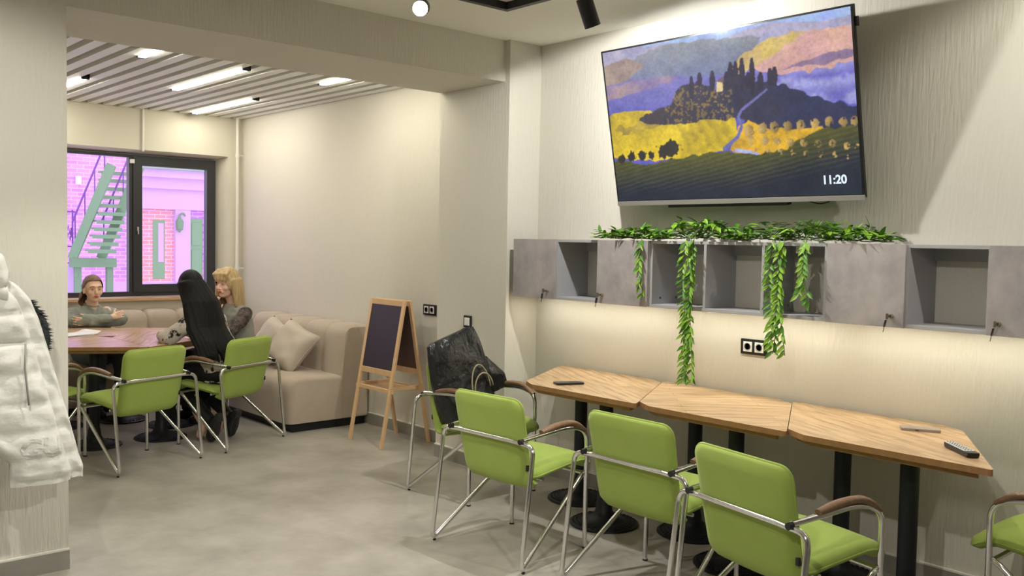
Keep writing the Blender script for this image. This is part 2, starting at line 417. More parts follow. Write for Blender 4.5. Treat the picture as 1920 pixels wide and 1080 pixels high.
spot(2.78, TY1, (-.62, -.75, -.30), 'glaring spotlight under the beam, aimed at the viewer', SPOT_W, 120)
spot(TX1, .75, (.75, .25, -.65), 'spotlight on the near end of the track, out of frame', SPOT_W*.8, 105)
spot(1.5, TY1, (-.1, -.3, -.9), 'spotlight on the far rail of the track, out of frame', SPOT_W, 110)
spot(TX0, 2.6, (.15, .65, -.8), 'spotlight on the left rail of the track, out of frame', SPOT_W*1.4, 100)
spot(TX0, 1.0, (.8, .35, -.8), 'spotlight on the left rail nearest the viewer, out of frame', SPOT_W*1.5, 64)
spot(1.8, TY0, (-.25, .8, -.75), 'spotlight on the rail behind the viewer, out of frame', SPOT_W*1.9, 80)

# ------------------------------------------------------------------ chairs
def slab(bm, path, widths, th, rc=.05, nu=11, bulge=1.0, mi=0):
    """upholstered pad swept along path [(y,z)...]; widths = half widths; returns outline loop points"""
    P = [Vector((0, y, z)) for y, z in path]; n = len(P)
    s = [0]
    for i in range(1, n): s.append(s[-1]+(P[i]-P[i-1]).length)
    T = s[-1]; top = []; bot = []; outl = []; outr = []
    for i in range(n):
        t = (P[min(i+1, n-1)]-P[max(i-1, 0)]).normalized(); nr = Vector((1, 0, 0)).cross(t)
        d = min(s[i], T-s[i]); ins = 0
        if d < rc: ins = rc*(1-math.sqrt(max(0, 1-((rc-d)/rc)**2)))
        hw = widths[i]-ins
        ev = min(1, d/.03); pv = math.sqrt(max(0, 1-(1-ev)**2))
        rt = []; rb = []
        for k in range(nu):
            u = -1+2*k/(nu-1); u = math.copysign(abs(u)**.8, u)
            eu = min(1, (1-abs(u))*hw/.03); pu = math.sqrt(max(0, 1-(1-eu)**2))
            h = th*.5*(.35+.65*min(pu, pv))
            hb = h + (bulge*.008*(1-u*u) if d > .03 else 0)
            q = P[i]+Vector((u*hw, 0, 0)); rt.append(bm.verts.new(q+nr*hb)); rb.append(bm.verts.new(q-nr*h))
        top.append(rt); bot.append(rb)
        outl.append(P[i]+Vector((-hw, 0, 0))); outr.append(P[i]+Vector((hw, 0, 0)))
    F = []
    for i in range(n-1):
        for k in range(nu-1):
            F.append(bm.faces.new((top[i][k], top[i][k+1], top[i+1][k+1], top[i+1][k]))); F.append(bm.faces.new((bot[i][k], bot[i+1][k], bot[i+1][k+1], bot[i][k+1])))
        F.append(bm.faces.new((top[i][0], top[i+1][0], bot[i+1][0], bot[i][0]))); F.append(bm.faces.new((top[i][-1], bot[i][-1], bot[i+1][-1], top[i+1][-1])))
    for k in range(nu-1):
        F.append(bm.faces.new((top[0][k], bot[0][k], bot[0][k+1], top[0][k+1]))); F.append(bm.faces.new((top[-1][k], top[-1][k+1], bot[-1][k+1], bot[-1][k])))
    for f in F: f.material_index = mi
    return outl+outr[::-1]
def lerp_path(pts, n):
    P = [Vector((0, *p)) for p in pts]; L_ = [0]
    for a, b in zip(P[:-1], P[1:]): L_.append(L_[-1]+(b-a).length)
    out = []
    for i in range(n):
        # denser near the ends
        t = i/(n-1); t = .5-.5*math.cos(PI*t); t = t*L_[-1]
        j = max(k for k in range(len(P)-1) if L_[k] <= t+1e-9); f = (t-L_[j])/(L_[j+1]-L_[j]); q = P[j].lerp(P[j+1], f); out.append((q.y, q.z))
    return out
def make_chair():
    e = empty('armchair')
    # seat
    sp = [p for p in fillet([(0, -.115, .40), (0, .05, .425), (0, .24, .448), (0, .315, .405)], .06)]
    path = lerp_path([(p.y, p.z) for p in sp], 20); wd = [.222+.012*(i/19) for i in range(20)]
    bm = bmesh.new(); ol = slab(bm, path, wd, .055, .05); seat = finish('seat', bm, 'green_fabric', e, True, 70)
    bm = bmesh.new(); tube(bm, ol+[ol[0]], .0055, 6, False); finish('piping', bm, 'green_fabric', seat, True)
    # back, curved at the foot to meet the seat
    sp = [p for p in fillet([(0, -.06, .372), (0, -.13, .372), (0, -.17, .56), (0, -.218, .79)], [.05, .1])]
    path = lerp_path([(p.y, p.z) for p in sp], 24); wd = [.226+.020*(i/23) for i in range(24)]
    bm = bmesh.new(); ol = slab(bm, path, wd, .048, .055); back = finish('backrest', bm, 'green_fabric', e, True, 70)
    bm = bmesh.new(); tube(bm, ol+[ol[0]], .0055, 6, False); finish('piping', bm, 'green_fabric', back, True)
    bm = bmesh.new(); bx(bm, .222, .238, -.165, -.148, .445, .475, bev=.003); finish('fabric_tab', bm, 'black_plastic', e)
    R = .0115
    # rear frame: one bent tube crossing behind the back
    for s in (-1, 1):
        pts = fillet([(s*.246, .235, .385), (s*.262, .19, .375), (s*.3235, -.285, .0115), (s*.322, -.215, .585), (s*.20, -.222, .592)], [.03, .035, .05])
        bm = bmesh.new(); tube(bm, pts, R, 10); finish('rear_leg', bm, 'chrome', e, True, 60)
        pts = fillet([(s*.2635, .225, .006), (s*.2635, .225, .60), (s*.258, .10, .632), (s*.252, -.218, .604)], [.17, .10])
        bm = bmesh.new(); tube(bm, pts, R, 10); finish('front_leg', bm, 'chrome', e, True, 60)
        bm = bmesh.new(); lathe(bm, [(0, 0), (.013, 0), (.013, .008), (0, .008)], s*.2635, .225, 12); finish('glide', bm, 'black_plastic', e)
        bm = bmesh.new(); tube(bm, [(s*.3235, -.275, .004), (s*.3235, -.262, .004)], .006, 8); finish('glide', bm, 'black_plastic', e)
        bm = bmesh.new(); tube(bm, [(s*.252, -.218, .600), (s*.252, -.24, .598)], .0125, 10); finish('end_cap', bm, 'black_plastic', e, True, 50)
        # wooden arm pad
        bm = bmesh.new(); pp = fillet([(s*.254, -.095, .628), (s*.256, .02, .652), (s*.260, .13, .652), (s*.263, .21, .600)], [.08, .08])
        rr = [.017]+[.022]*(len(pp)-2)+[.016]; tube(bm, pp, rr, 10, True, 0, .62); finish('arm_pad', bm, 'arm_wood', e, True, 60)
    bm = bmesh.new(); tube(bm, [(-.20, -.222, .592), (.20, -.222, .592)], R, 10); finish('back_rail', bm, 'chrome', e, True, 60)
    bm = bmesh.new(); tube(bm, [(-.262, .21, .385), (.262, .21, .385)], .010, 8); finish('seat_rail', bm, 'chrome', e, True, 60)
    bm = bmesh.new(); tube(bm, [(-.22, -.04, .385), (.22, -.04, .385)], .009, 8); finish('seat_rail', bm, 'chrome', e, True, 60)
    return e
CH = [  # x, y, heading, label
 (3.114, 3.429, 87.6, 'lime green armchair at the wooden wall table, leftmost of the three backs in a row'),
 (3.613, 4.342, 178.5, 'lime green armchair beside the pier with the black bag on its seat'),
 (3.222, 2.602, 90.7, 'lime green armchair in the middle of the row at the wall table'),
 (3.017, 1.858, 101.4, 'lime green armchair pulled out furthest, nearest to the viewer'),
 (3.87, 1.12, 0.0, 'lime green armchair at the right edge, only its seat front and arm in frame'),
 (2.236, 6.315, -17.0, 'empty lime green armchair seen from behind at the far table'),
 (3.008, 6.572, -24.5, 'lime green armchair the long-haired woman sits on'),
 (1.700, 6.80, 62.0, 'lime green armchair half hidden behind the white coat and pier'),
]
proto = make_chair()
chairs = []
for i, (x, y, a, lb) in enumerate(CH):
    c = proto if i == 0 else copy_tree(proto)
    c.location = (x, y, 0); c.rotation_euler = (0, 0, -math.radians(a)); tag(c, lb, 'chair', 'lime green chrome armchairs'); chairs.append(c)

# ------------------------------------------------------------------ rhombus tables
TS = .838; TH = .746
def rhombus(sc, cut, off=0.0):
    a = TS*math.cos(PI/6)*sc; b = TS*.5*sc
    # acute tips on x, obtuse corners on y with a small cut
    c = cut; pts = []
    def toward(p, q, d): p = Vector(p); q = Vector(q); return tuple(p+(q-p).normalized()*d)
    A, B, C_, D = (a, 0), (0, b), (-a, 0), (0, -b)
    pts = [A, toward(B, A, c), toward(B, C_, c), C_, toward(D, C_, c), toward(D, A, c)]
    return round_poly(pts, [.022, .006, .006, .022, .006, .006], 3)
def make_table(x, y, rz, grain, label, group):
    e = empty('rhombus_table', (x, y, 0), rz, label, 'table', group)
    def top(name, poly, z0, z1, mats):
        bm = bmesh.new(); fs = prism(bm, poly, z0, z1)
        uvl = bm.loops.layers.uv.new('UVMap'); ca, sa = math.cos(grain-rz), math.sin(grain-rz)
        for f in fs[2:]: f.material_index = 1
        for f in bm.faces:
            for l in f.loops:
                px, py = l.vert.co.x, l.vert.co.y; l[uvl].uv = (px*ca+py*sa+x*.37, -px*sa+py*ca+y*.21)
        bmesh.ops.recalc_face_normals(bm, faces=bm.faces)
        return finish(name, bm, mats, e)
    top('tabletop', rhombus(1, .075), TH-.025, TH, ['table_wood', 'table_edge'])
    top('lower_board', rhombus(.90, .075), TH-.050, TH-.025, ['table_edge', 'table_edge'])
    for s in (-1, 1):
        bm = bmesh.new(); tube(bm, [(s*.247, 0, .03), (s*.247, 0, TH-.056)], .0375, 20)
        bx(bm, s*.247-.09, s*.247+.09, -.09, .09, TH-.056, TH-.050); col = finish('column', bm, 'pedestal_black', e, True, 40)
        bm = bmesh.new(); lathe(bm, [(0, 0), (.186, 0), (.190, .004), (.189, .010), (.175, .016), (.12, .024), (.065, .045), (.048, .075), (.042, .12), (.0376, .135), (0, .135)], s*.247, 0, 36)
        base = finish('base_disc', bm, 'pedestal_black', e, True, 50)
        bm = bmesh.new()
        for ring, rr in enumerate((.168, .148, .128)):
            for k in range(36):
                an = 2*PI*(k+.5*(ring % 2))/36; cx_, cy_ = s*.247+rr*math.cos(an), rr*math.sin(an)
                M = Matrix.Translation((cx_, cy_, .0165+.0018*ring)) @ Matrix.Rotation(an+PI/2, 4, 'Z'); bx(bm, -.0085, .0085, -.005, .005, -.002, .0035, M)
        o = finish('tread_pattern', bm, 'pedestal_black', base); o['kind'] = 'stuff'
    return e
G1 = 'rhombus tables standing along the television wall'
TXC, TYC = 3.855, 3.6095
make_table(TXC, TYC, PI/3, math.radians(63), 'rhombus wooden table at the pier end of the wall row, dark phone on it', G1)
make_table(TXC, TYC-TS-.004, PI/3, math.radians(-45), 'middle rhombus wooden table of the wall row, empty top', G1)
make_table(TXC, TYC-2*TS-.008, PI/3, math.radians(66), 'rhombus wooden table at the right end of the wall row, remote on it', G1)
G2 = 'rhombus tables joined into a hexagon by the window'
HC = (2.42, 7.40)
for phi, gr, lb in ((-30, 60, 'rhombus table of the far hexagon nearest the long-haired woman'), (90, -10, 'rhombus table of the far hexagon in front of the woman in grey'), (210, 20, 'rhombus table of the far hexagon beside the pier, white paper on it')):
    a = math.radians(phi); make_table(HC[0]+.421*math.cos(a), HC[1]+.421*math.sin(a), a+PI/2, math.radians(gr), lb, G2)

# things on tables
def phone(name, x, y, rz, m, l, w, label):
    e = empty(name, (x, y, TH), rz, label, 'phone')
    bm = bmesh.new(); prism(bm, round_poly([(-l/2, -w/2), (l/2, -w/2), (l/2, w/2), (-l/2, w/2)], .012), 0, .011); 
    es = [ed for ed in bm.edges if abs(ed.verts[0].co.z-ed.verts[1].co.z) < 1e-6]; bmesh.ops.bevel(bm, geom=es, offset=.003, segments=2, affect='EDGES'); finish('case', bm, m, e)
    bm = bmesh.new(); prism(bm, round_poly([(-l/2+.006, -w/2+.006), (l/2-.006, -w/2+.006), (l/2-.006, w/2-.006), (-l/2+.006, w/2-.006)], .008), .011, .0116); finish('screen', bm, 'tv_black' if m == 'phone_case' else m, e)
    bm = bmesh.new(); bx(bm, -l*.15, -l*.05, -w/2-.001, -w/2+.001, .004, .008); finish('side_button', bm, 'black_plastic', e)
phone('phone', 3.672, 3.63, math.radians(-24), 'phone_case', .165, .075, 'dark phone lying on the wall table nearest the pier')
phone('phone', 4.005, 1.80, math.radians(-60), 'phone_clear', .160, .075, 'brownish phone in a clear case near the wall on the right table')
e = empty('remote_control', (3.70, 1.50, TH), math.radians(228), 'black and silver television remote on the right end of the table', 'remote')
bm = bmesh.new(); prism(bm, round_poly([(-.105, -.021), (.105, -.024), (.105, .024), (-.105, .021)], .01), .002, .02); es = [ed for ed in bm.edges if abs(ed.verts[0].co.z-ed.verts[1].co.z) < 1e-6 and ed.verts[0].co.z < .01]; bmesh.ops.bevel(bm, geom=es, offset=.007, segments=2, affect='EDGES'); finish('remote_body', bm, 'black_plastic', e)
bm = bmesh.new(); prism(bm, round_poly([(-.102, -.019), (.070, -.021), (.070, .021), (-.102, .019)], .008), .02, .0212); finish('face_plate', bm, 'remote_white', e)
bp0 = None
for i in range(9):
    for j in range(3):
        loc = (-.088+.018*i, -.011+.011*j, .0212)
        if bp0 is None:
            bm = bmesh.new(); bx(bm, -.0035, .0035, -.0025, .0025, 0, .0014); bp0 = finish('button', bm, 'black_plastic', e); bp0.location = loc
        else: link_copy(bp0, e, loc)
e = empty('paper_sheets', (2.22, 7.62, TH), math.radians(18), 'white paper sheets lying on the far table', 'paper')
for k in range(3):
    bm = bmesh.new(); g = [[bm.verts.new((-.18+.36*i/10, -.105+.21*j/4, .001+.004*k+.03*max(0, (i-7.5)/2.5)**2*(1-.2*k))) for j in range(5)] for i in range(11)]
    for i in range(10):
        for j in range(4): bm.faces.new((g[i][j], g[i+1][j], g[i+1][j+1], g[i][j+1]))
    o = finish('sheet', bm, 'paper', e, True); o.rotation_euler = (0, 0, .05*k); md = o.modifiers.new('t', 'SOLIDIFY'); md.thickness = .001

# ------------------------------------------------------------------ television
TVW, TVH, TVT = 1.538, .88, .205
tv = empty('television', (0, 0, 0), 0, 'large wall television tilted down, showing a sunlit hill landscape and 11:20', 'television')
r_ = Vector((0, -1, 0)); u_ = Vector((-math.sin(TVT), 0, math.cos(TVT))); y_ = u_.cross(r_)
Mt = Matrix((r_, y_, u_)).transposed().to_4x4(); Mt.translation = (4.107, 3.684, 1.771)
tv.matrix_world = Mt
box('back_shell', .02, TVW-.02, .02, .05, .03, TVH-.02, 'tv_black', tv, .008)
bm = bmesh.new(); bx(bm, 0, TVW, 0, .02, 0.0, TVH, None, .002); finish('panel', bm, 'tv_black', tv)
bm = bmesh.new(); bx(bm, 0, TVW, -.004, .012, -.012, .014, None, .002); finish('lower_trim', bm, 'tv_silver', tv)
bm = bmesh.new(); bx(bm, .36, 1.12, .012, .05, -.030, -.004, None, .004); finish('shell_bottom', bm, 'tv_black', tv)  # bottom of the back shell, showing below the panel
bm = bmesh.new(); bx(bm, TVW-.001, TVW+.010, .008, .03, TVH-.10, TVH-.055, None, .002); finish('side_clip', bm, 'tv_black', tv)
bm = bmesh.new()
bx(bm, .45, .50, .05, .075, .12, .80); bx(bm, 1.04, 1.09, .05, .075, .12, .80); finish('mount_rail', bm, 'black_metal', tv)
# arms back to the wall
for xx in (.475, 1.065):
    bm = bmesh.new(); wz = 1.771+.68; p0 = Mt @ Vector((xx, .07, .72)); p1 = Vector((XW, p0.y, 2.40)); Mi = Mt.inverted(); tube(bm, [Mi @ p0, Mi @ p1], .012, 8); finish('mount_arm', bm, 'black_metal', tv)
bm = bmesh.new(); p0 = Mt.inverted() @ Vector((XW-.012, 3.684-.40, 2.05)); p1 = Mt.inverted() @ Vector((XW-.012, 3.684-1.12, 2.05))
Mi = Mt.inverted(); bx(bm, XW-.02, XW-.001, 2.52, 3.28, 1.98, 2.5, Mi); finish('wall_plate', bm, 'black_metal', tv)
bm = bmesh.new(); tube(bm, fillet([(1.20, .03, -.002), (1.22, .05, -.02), (1.27, .06, -.034), (1.33, .05, -.022), (1.345, .03, -.002)], .02), .003, 6); finish('cable', bm, 'black_plastic', tv, True)

def paint_screen(nu=400, nv=230):
    """landscape on the screen as per-vertex colour of a flat grid"""
    U, V = np.meshgrid((np.arange(nu)+.5)/nu, (np.arange(nv)+.5)/nv)      # V down
    rg = np.random.RandomState(3)
    def vnoise(sx, sy, seed):
        r = np.random.RandomState(seed); gx, gy = int(sx)+3, int(sy)+3; g = r.rand(gy, gx)
        x = U*sx; y = V*sy; xi = x.astype(int); yi = y.astype(int); fx = x-xi; fy = y-yi; fx = fx*fx*(3-2*fx); fy = fy*fy*(3-2*fy)
        return (g[yi, xi]*(1-fx)+g[yi, xi+1]*fx)*(1-fy)+(g[yi+1, xi]*(1-fx)+g[yi+1, xi+1]*fx)*fy
    nz = .5*vnoise(14, 10, 1)+.3*vnoise(34, 24, 2)+.2*vnoise(80, 50, 4)
    fine = .5*vnoise(90, 60, 5)+.5*vnoise(180, 110, 6)
    def inside(poly, wob=.010, seed=9):
        n1 = vnoise(40, 26, seed)-.5; n2 = vnoise(40, 26, seed+1)-.5
        X = U+wob*n1*2; Y = V+wob*n2*2; c = np.zeros(U.shape, bool); n = len(poly); j = n-1
        for i in range(n):
            xi, yi = poly[i]; xj, yj = poly[j]
            if yi != yj: c ^= ((yi > Y) != (yj > Y)) & (X < (xj-xi)*(Y-yi)/(yj-yi)+xi)
            j = i
        return c
    C = lambda r, g, b: np.array(lin(r, g, b)[:3])
    img = np.zeros(U.shape+(3,))
    def grad(mask, c0, c1, t): 
        t = np.clip(t, 0, 1)[..., None]; col = c0*(1-t)+c1*t; img[mask] = col[mask]
    al = np.ones(U.shape, bool)
    grad(al, C(150, 146, 200), C(98, 96, 178), V*2.2+nz*.4-.2)
    grad(al & (V < .12+.05*np.sin(U*9)), C(148, 150, 190), C(190, 180, 196), nz*1.2)
    m = (V < .03+.02*np.sin(U*14+1)) & (U > .2); grad(m, C(176, 206, 236), C(140, 150, 220), nz)
    grad(inside([(.075, .098), (.264, .022), (.511, .036), (.695, .067), (.622, .219), (.513, .254), (.353, .227), (.1, .2)]), C(150, 152, 150), C(118, 128, 160), V*3.5+nz*.4-.1)
    grad(inside([(-.1, .1), (.12, .06), (.2, .12), (.1, .2), (-.1, .24)]), C(140, 122, 120), C(176, 156, 138), nz*1.2)
    grad(inside([(-.1, .24), (.141, .21), (.302, .217), (.35, .24), (.2, .28), (-.1, .33)]), C(186, 158, 140), C(120, 108, 170), nz*.8+(U*1.2))
    grad(inside([(.581, .21), (.699, .135), (.797, .085), (1.1, .10), (1.1, .29), (.787, .32), (.671, .262)]), C(226, 182, 150), C(206, 160, 160), nz*1.1+(V-.1)*1.5)
    grad(inside([(.527, .28), (.594, .178), (.715, .085), (.85, .08), (.745, .175), (.62, .261)]), C(214, 188, 96), C(196, 168, 128), nz)
    grad(inside([(.75, .27), (.9, .23), (1.1, .20), (1.1, .24), (.9, .28)], .012), C(130, 112, 150), C(160, 130, 150), nz)
    grad(inside([(.659, .335), (.786, .305), (1.1, .28), (1.1, .56), (.88, .46), (.78, .39)], .02), C(112, 108, 190), C(160, 160, 214), nz*1.4-.2+.3*np.sin(V*60+nz*8))
    # yellow field on the left
    m = inside([(-.1, .415), (.191, .405), (.257, .479), (.56, .508), (.573, .572), (.564, .63), (.509, .70), (.436, .72), (.318, .735), (.175, .74), (-.1, .69)])
    rows = .5+.5*np.sin((U*.9-V*.25)*150+nz*5); grad(m, C(226, 196, 46), C(150, 128, 48), (nz-.42)*1.4+.28*rows*(U > .3)+.25*np.clip((.2-U)*3, 0, 1))
    grad(inside([(.02, .50), (.25, .47), (.3, .49), (.05, .56)], .02), C(120, 108, 52), C(190, 164, 60), nz*1.3)
    # central hill
    m = inside([(.150, .485), (.175, .428), (.227, .408), (.28, .406), (.311, .336), (.356, .295), (.391, .277), (.433, .262), (.462, .305), (.492, .339), (.544, .26), (.575, .244), (.603, .284), (.646, .304), (.667, .331), (.716, .341), (.736, .362), (.774, .358), (.797, .39), (.88, .459), (1.1, .58), (1.1, .66), (.75, .62), (.601, .59), (.585, .526), (.449, .515), (.316, .525)], .014)
    grad(m, C(72, 66, 66), C(52, 56, 84), nz*.6+(U-.35)*1.4)
    blob = (fine > .58) & m & (U > .27) & (U < .56) & (V > .30); grad(blob, C(146, 122, 66), C(96, 84, 60), nz)
    grad(inside([(.497, .351), (.502, .284), (.525, .29), (.522, .355)], .002), C(226, 206, 150), C(226, 206, 150), nz)
    grad(inside([(.498, .288), (.544, .255), (.570, .282), (.525, .30)], .002), C(120, 96, 110), C(120, 96, 110), nz)
    # cypresses
    for (a, b), (c_, d_) in [[(.399, .235), (.39, .375)], [(.434, .223), (.431, .30)], [(.487, .222), (.481, .345)], [(.563, .186), (.558, .33)], [(.584, .188), (.575, .37)], [(.609, .172), (.6, .37)], [(.647, .184), (.637, .40)], [(.675, .27), (.671, .37)], [(.712, .255), (.707, .36)], [(.729, .25), (.724, .365)], [(.593, .387), (.586, .509)], [(.63, .26), (.62, .36)], [(.545, .24), (.54, .35)]]:
        t = np.clip((V-b)/(d_-b), 0, 1); xc = a+(c_-a)*t; wv = .0115*np.sin(np.clip(t*.85+.06, 0, 1)*PI)**.6
        grad((V > b) & (V < d_) & (abs(U-xc) < wv*(.7+.6*fine)), C(44, 42, 58), C(66, 60, 72), nz)
    # right field, road, foreground
    m = inside([(.582, .573), (.611, .53), (.666, .597), (.772, .611), (.879, .613), (.9, .66), (.738, .745), (.622, .75), (.53, .71)]); grad(m, C(226, 178, 50), C(150, 116, 46), (nz-.35)*1.5)
    m = inside([(-.1, .70), (.172, .762), (.317, .73), (.5, .71), (.636, .742), (.738, .725), (.824, .668), (.878, .63), (1.1, .62), (1.1, 1.1), (-.1, 1.1)], .012)
    rows = .5+.5*np.sin((V*1.0+U*.32)*230+nz*4); grad(m, C(96, 96, 40), C(40, 46, 58), (V-.68)*4.2+.35*rows-.2+np.clip(U-.6, 0, 1)*1.2)
    def poly_line(pts, w0, w1, col):
        for k in range(len(pts)-1):
            (x0, y0), (x1, y1) = pts[k], pts[k+1]; dx, dy = (x1-x0)*1.75, y1-y0; L2 = dx*dx+dy*dy
            t = np.clip(((U-x0)*1.75*dx+(V-y0)*dy)/L2, 0, 1); d = np.hypot((U-x0)*1.75-t*dx, V-y0-t*dy); f = (k+t)/(len(pts)-1)
            img[d < w0+(w1-w0)*f] = col
    poly_line([(.693, .376), (.639, .43), (.592, .474), (.576, .513), (.586, .574), (.568, .631), (.509, .696)], .006, .012, C(112, 112, 170))
    poly_line([(.555, .712), (.61, .728), (.64, .742)], .010, .008, C(170, 176, 226))
    for k, (a, b) in enumerate([(.614, .60), (.666, .595), (.711, .595), (.76, .595), (.807, .595), (.857, .595), (.906, .59), (.953, .60), (.99, .60)]):
        for j in range(3):
            bb = b+j*.062+.01*k*(j > 0); aa = a+.006*j; s = .032-.004*j-.0012*k
            d = np.hypot((U-aa)*1.75, (V-bb)*.95)*(1+.7*(fine-.5)); mk = (d < s) & (fine > .28+.13*j)
            grad(mk, C(206, 172, 104), C(86, 76, 48), (U-aa)*18+.45+(nz-.5))
    for a, b, s in [(.283, .667, .055), (.245, .685, .045), (.14, .699, .034), (.087, .705, .034), (.038, .715, .032), (.185, .705, .025)]:
        d = np.hypot((U-a)*1.75, V-b)*(1+.9*(fine-.5)); grad(d < s, C(46, 44, 40), C(70, 64, 46), nz)
    p = np.pad(img, ((1, 1), (1, 1), (0, 0)), 'edge'); img = .4*img+.15*(p[:-2, 1:-1]+p[2:, 1:-1]+p[1:-1, :-2]+p[1:-1, 2:])
    img *= (.80+.38*fine)[..., None]*(.88+.24*vnoise(26, 16, 21))[..., None]
    img += np.array([.012, .011, .020])*(1-V)[..., None]
    return img
def build_screen():
    nu, nv = 400, 230; img = paint_screen(nu, nv)
    x0, x1, z0, z1 = .012, TVW-.012, .018, TVH-.010
    xs = np.linspace(x0, x1, nu+1); zs = np.linspace(z1, z0, nv+1); X, Z = np.meshgrid(xs, zs)
    co = np.stack([X, np.full_like(X, -.0006), Z], -1).reshape(-1, 3)
    i = np.arange(nv*(nu+1)).reshape(nv, nu+1)[:, :nu]; q = np.stack([i, i+nu+1, i+nu+2, i+1], -1).reshape(-1, 4)
    me = bpy.data.meshes.new('screen'); me.vertices.add(len(co)); me.vertices.foreach_set('co', co.ravel()); me.loops.add(q.size); me.loops.foreach_set('vertex_index', q.ravel().astype(np.int32))
    me.polygons.add(len(q)); me.polygons.foreach_set('loop_start', (np.arange(len(q))*4).astype(np.int32)); me.polygons.foreach_set('loop_total', np.full(len(q), 4, np.int32)); me.update(); me.validate()
    ca = me.color_attributes.new('picture', 'FLOAT_COLOR', 'CORNER'); c4 = np.ones((len(q), 4, 4)); c4[..., :3] = img.reshape(-1, 1, 3); ca.data.foreach_set('color', c4.ravel().astype(np.float32))
    m = bpy.data.materials.new('screen_picture'); m.use_nodes = True; nt = m.node_tree; b = nt.nodes['Principled BSDF']
    b.inputs['Base Color'].default_value = (.008, .008, .01, 1); b.inputs['Roughness'].default_value = .12; b.inputs['Specular IOR Level'].default_value = .25
    at = nt.nodes.new('ShaderNodeVertexColor'); at.layer_name = 'picture'; nt.links.new(at.outputs[0], b.inputs['Emission Color']); b.inputs['Emission Strength'].default_value = 1.0
    me.materials.append(m); MATS['screen_picture'] = m
    o = bpy.data.objects.new('screen', me); COL.objects.link(o); o.parent = tv
    tag(o, 'screen showing a cypress-topped hill, yellow fields and the time 11:20')
    cu = bpy.data.curves.new('clock', 'FONT'); cu.body = '11:20'; cu.size = .072; cu.offset = .0022; cu.extrude = .0003
    to = bpy.data.objects.new('clock_tmp', cu); COL.objects.link(to); dg = bpy.context.evaluated_depsgraph_get()
    me2 = bpy.data.meshes.new_from_object(to.evaluated_get(dg)); bpy.data.objects.remove(to)
    me2.materials.clear(); me2.materials.append(MATS['clock_glow'])
    c = bpy.data.objects.new('clock_digits', me2); COL.objects.link(c); c.parent = o
    w = max(v.co.x for v in me2.vertices); k = .128/w; c.scale = (k, 1.0*k, 1); c.rotation_euler = (PI/2, 0, 0); c.location = (TVW*.862, -.0015, TVH*(1-.918))
build_screen()

# ------------------------------------------------------------------ wall cabinets
CX0, CZ0, CZ1 = 3.966, 1.190, 1.556
def cabinet(ys, kinds, lock_side, label):
    """ys descending from the far end; kinds per bay 'door'/'open'"""
    e = empty('wall_cabinet', (XW, ys[0], CZ0), 0, label, 'cabinet', 'grey wall cabinets under the television'); t = .016; D = XW-CX0; Hh = CZ1-CZ0; T = ys[-1]-ys[0]
    box('top_panel', -D, -.002, T, 0, Hh-t, Hh, 'carcass_grey', e, .001); box('bottom_panel', -D, -.002, T, 0, 0, t, 'carcass_grey', e, .001)
    pos = [y-ys[0] for y in ys]
    for i, p in enumerate(pos):
        y0 = p-t if i == 0 else (p if i == len(pos)-1 else p-t/2)
        box('side_panel' if i in (0, len(pos)-1) else 'divider', -D, -.002, y0, y0+t, t, Hh-t, 'carcass_grey', e)
    box('hanging_rail', -.022, -.002, T+t, -t, Hh-t-.055, Hh-t, 'carcass_grey', e)
    bm = bmesh.new(); bx(bm, -.150, -.126, T+.02, -.02, -.0035, 0); ls = finish('led_profile', bm, 'pipe_white', e)
    bm = bmesh.new(); bx(bm, -.147, -.129, T+.03, -.03, -.0048, -.0035); finish('led_strip', bm, 'led_glow', ls)
    for i, k in enumerate(kinds):
        if k != 'door': 
            if k == 'holes':
                bm = bmesh.new()
                for xx in (-.06, -.2): tube(bm, [(xx, pos[i]-t-.001, .05), (xx, pos[i]-t-.006, .05)], .006, 8)
                finish('shelf_pin', bm, 'lock_metal', e)
                bm = bmesh.new(); bx(bm, -D+.09, -D+.15, (pos[i]+pos[i+1])/2-.01, (pos[i]+pos[i+1])/2+.05, Hh-t-.035, Hh-t, None, .003); finish('hinge_block', bm, 'white_plastic', e)
            continue
        d = box('door', -D-.017, -D-.001, pos[i+1]+.002, pos[i]-.002, 0, Hh, 'concrete_laminate', e, .0012)
        ly = pos[i+1]+.055 if lock_side[i] == 'near' else pos[i]-.05
        bm = bmesh.new(); M = Matrix.Translation((-D-.017, ly, .05)) @ Matrix.Rotation(-PI/2, 4, 'Y'); lathe(bm, [(0, 0), (.010, 0), (.010, .006), (.008, .018), (0, .018)], seg=14); bm.transform(M)
        lk = finish('lock', bm, 'brass_key', d, True, 40)
        bm = bmesh.new(); bx(bm, -D-.055, -D-.034, ly-.002, ly+.002, .045, .055); bx(bm, -D-.068, -D-.05, ly-.0025, ly+.0025, .037, .063, None, .002); finish('key', bm, 'lock_metal', d)
        bm = bmesh.new(); M = Matrix.Translation((-D-.060, ly+.004, .034)) @ Matrix.Rotation(.2, 4, 'X'); bx(bm, -.008, .008, -.002, .002, -.032, 0, M, .002); bx(bm, -.0015, .0015, -.001, .001, -.055, -.03, M); finish('spare_key', bm, 'black_plastic', d)
    return e
cabinet([4.427, 4.046, 3.696, 3.313], ['door', 'open', 'door'], {0: 'near', 2: 'far'}, 'wall cabinet with two concrete-look doors beside the pier')
cabinet([3.309, 2.942, 2.592, 2.245], ['holes', 'open', 'holes'], {}, 'doorless three-bay wall cabinet with greenery hanging over it')
cabinet([2.241, 1.866, 1.524, 1.15], ['door', 'open', 'door'], {0: 'near', 2: 'far'}, 'wall cabinet with two concrete-look doors at the right edge')

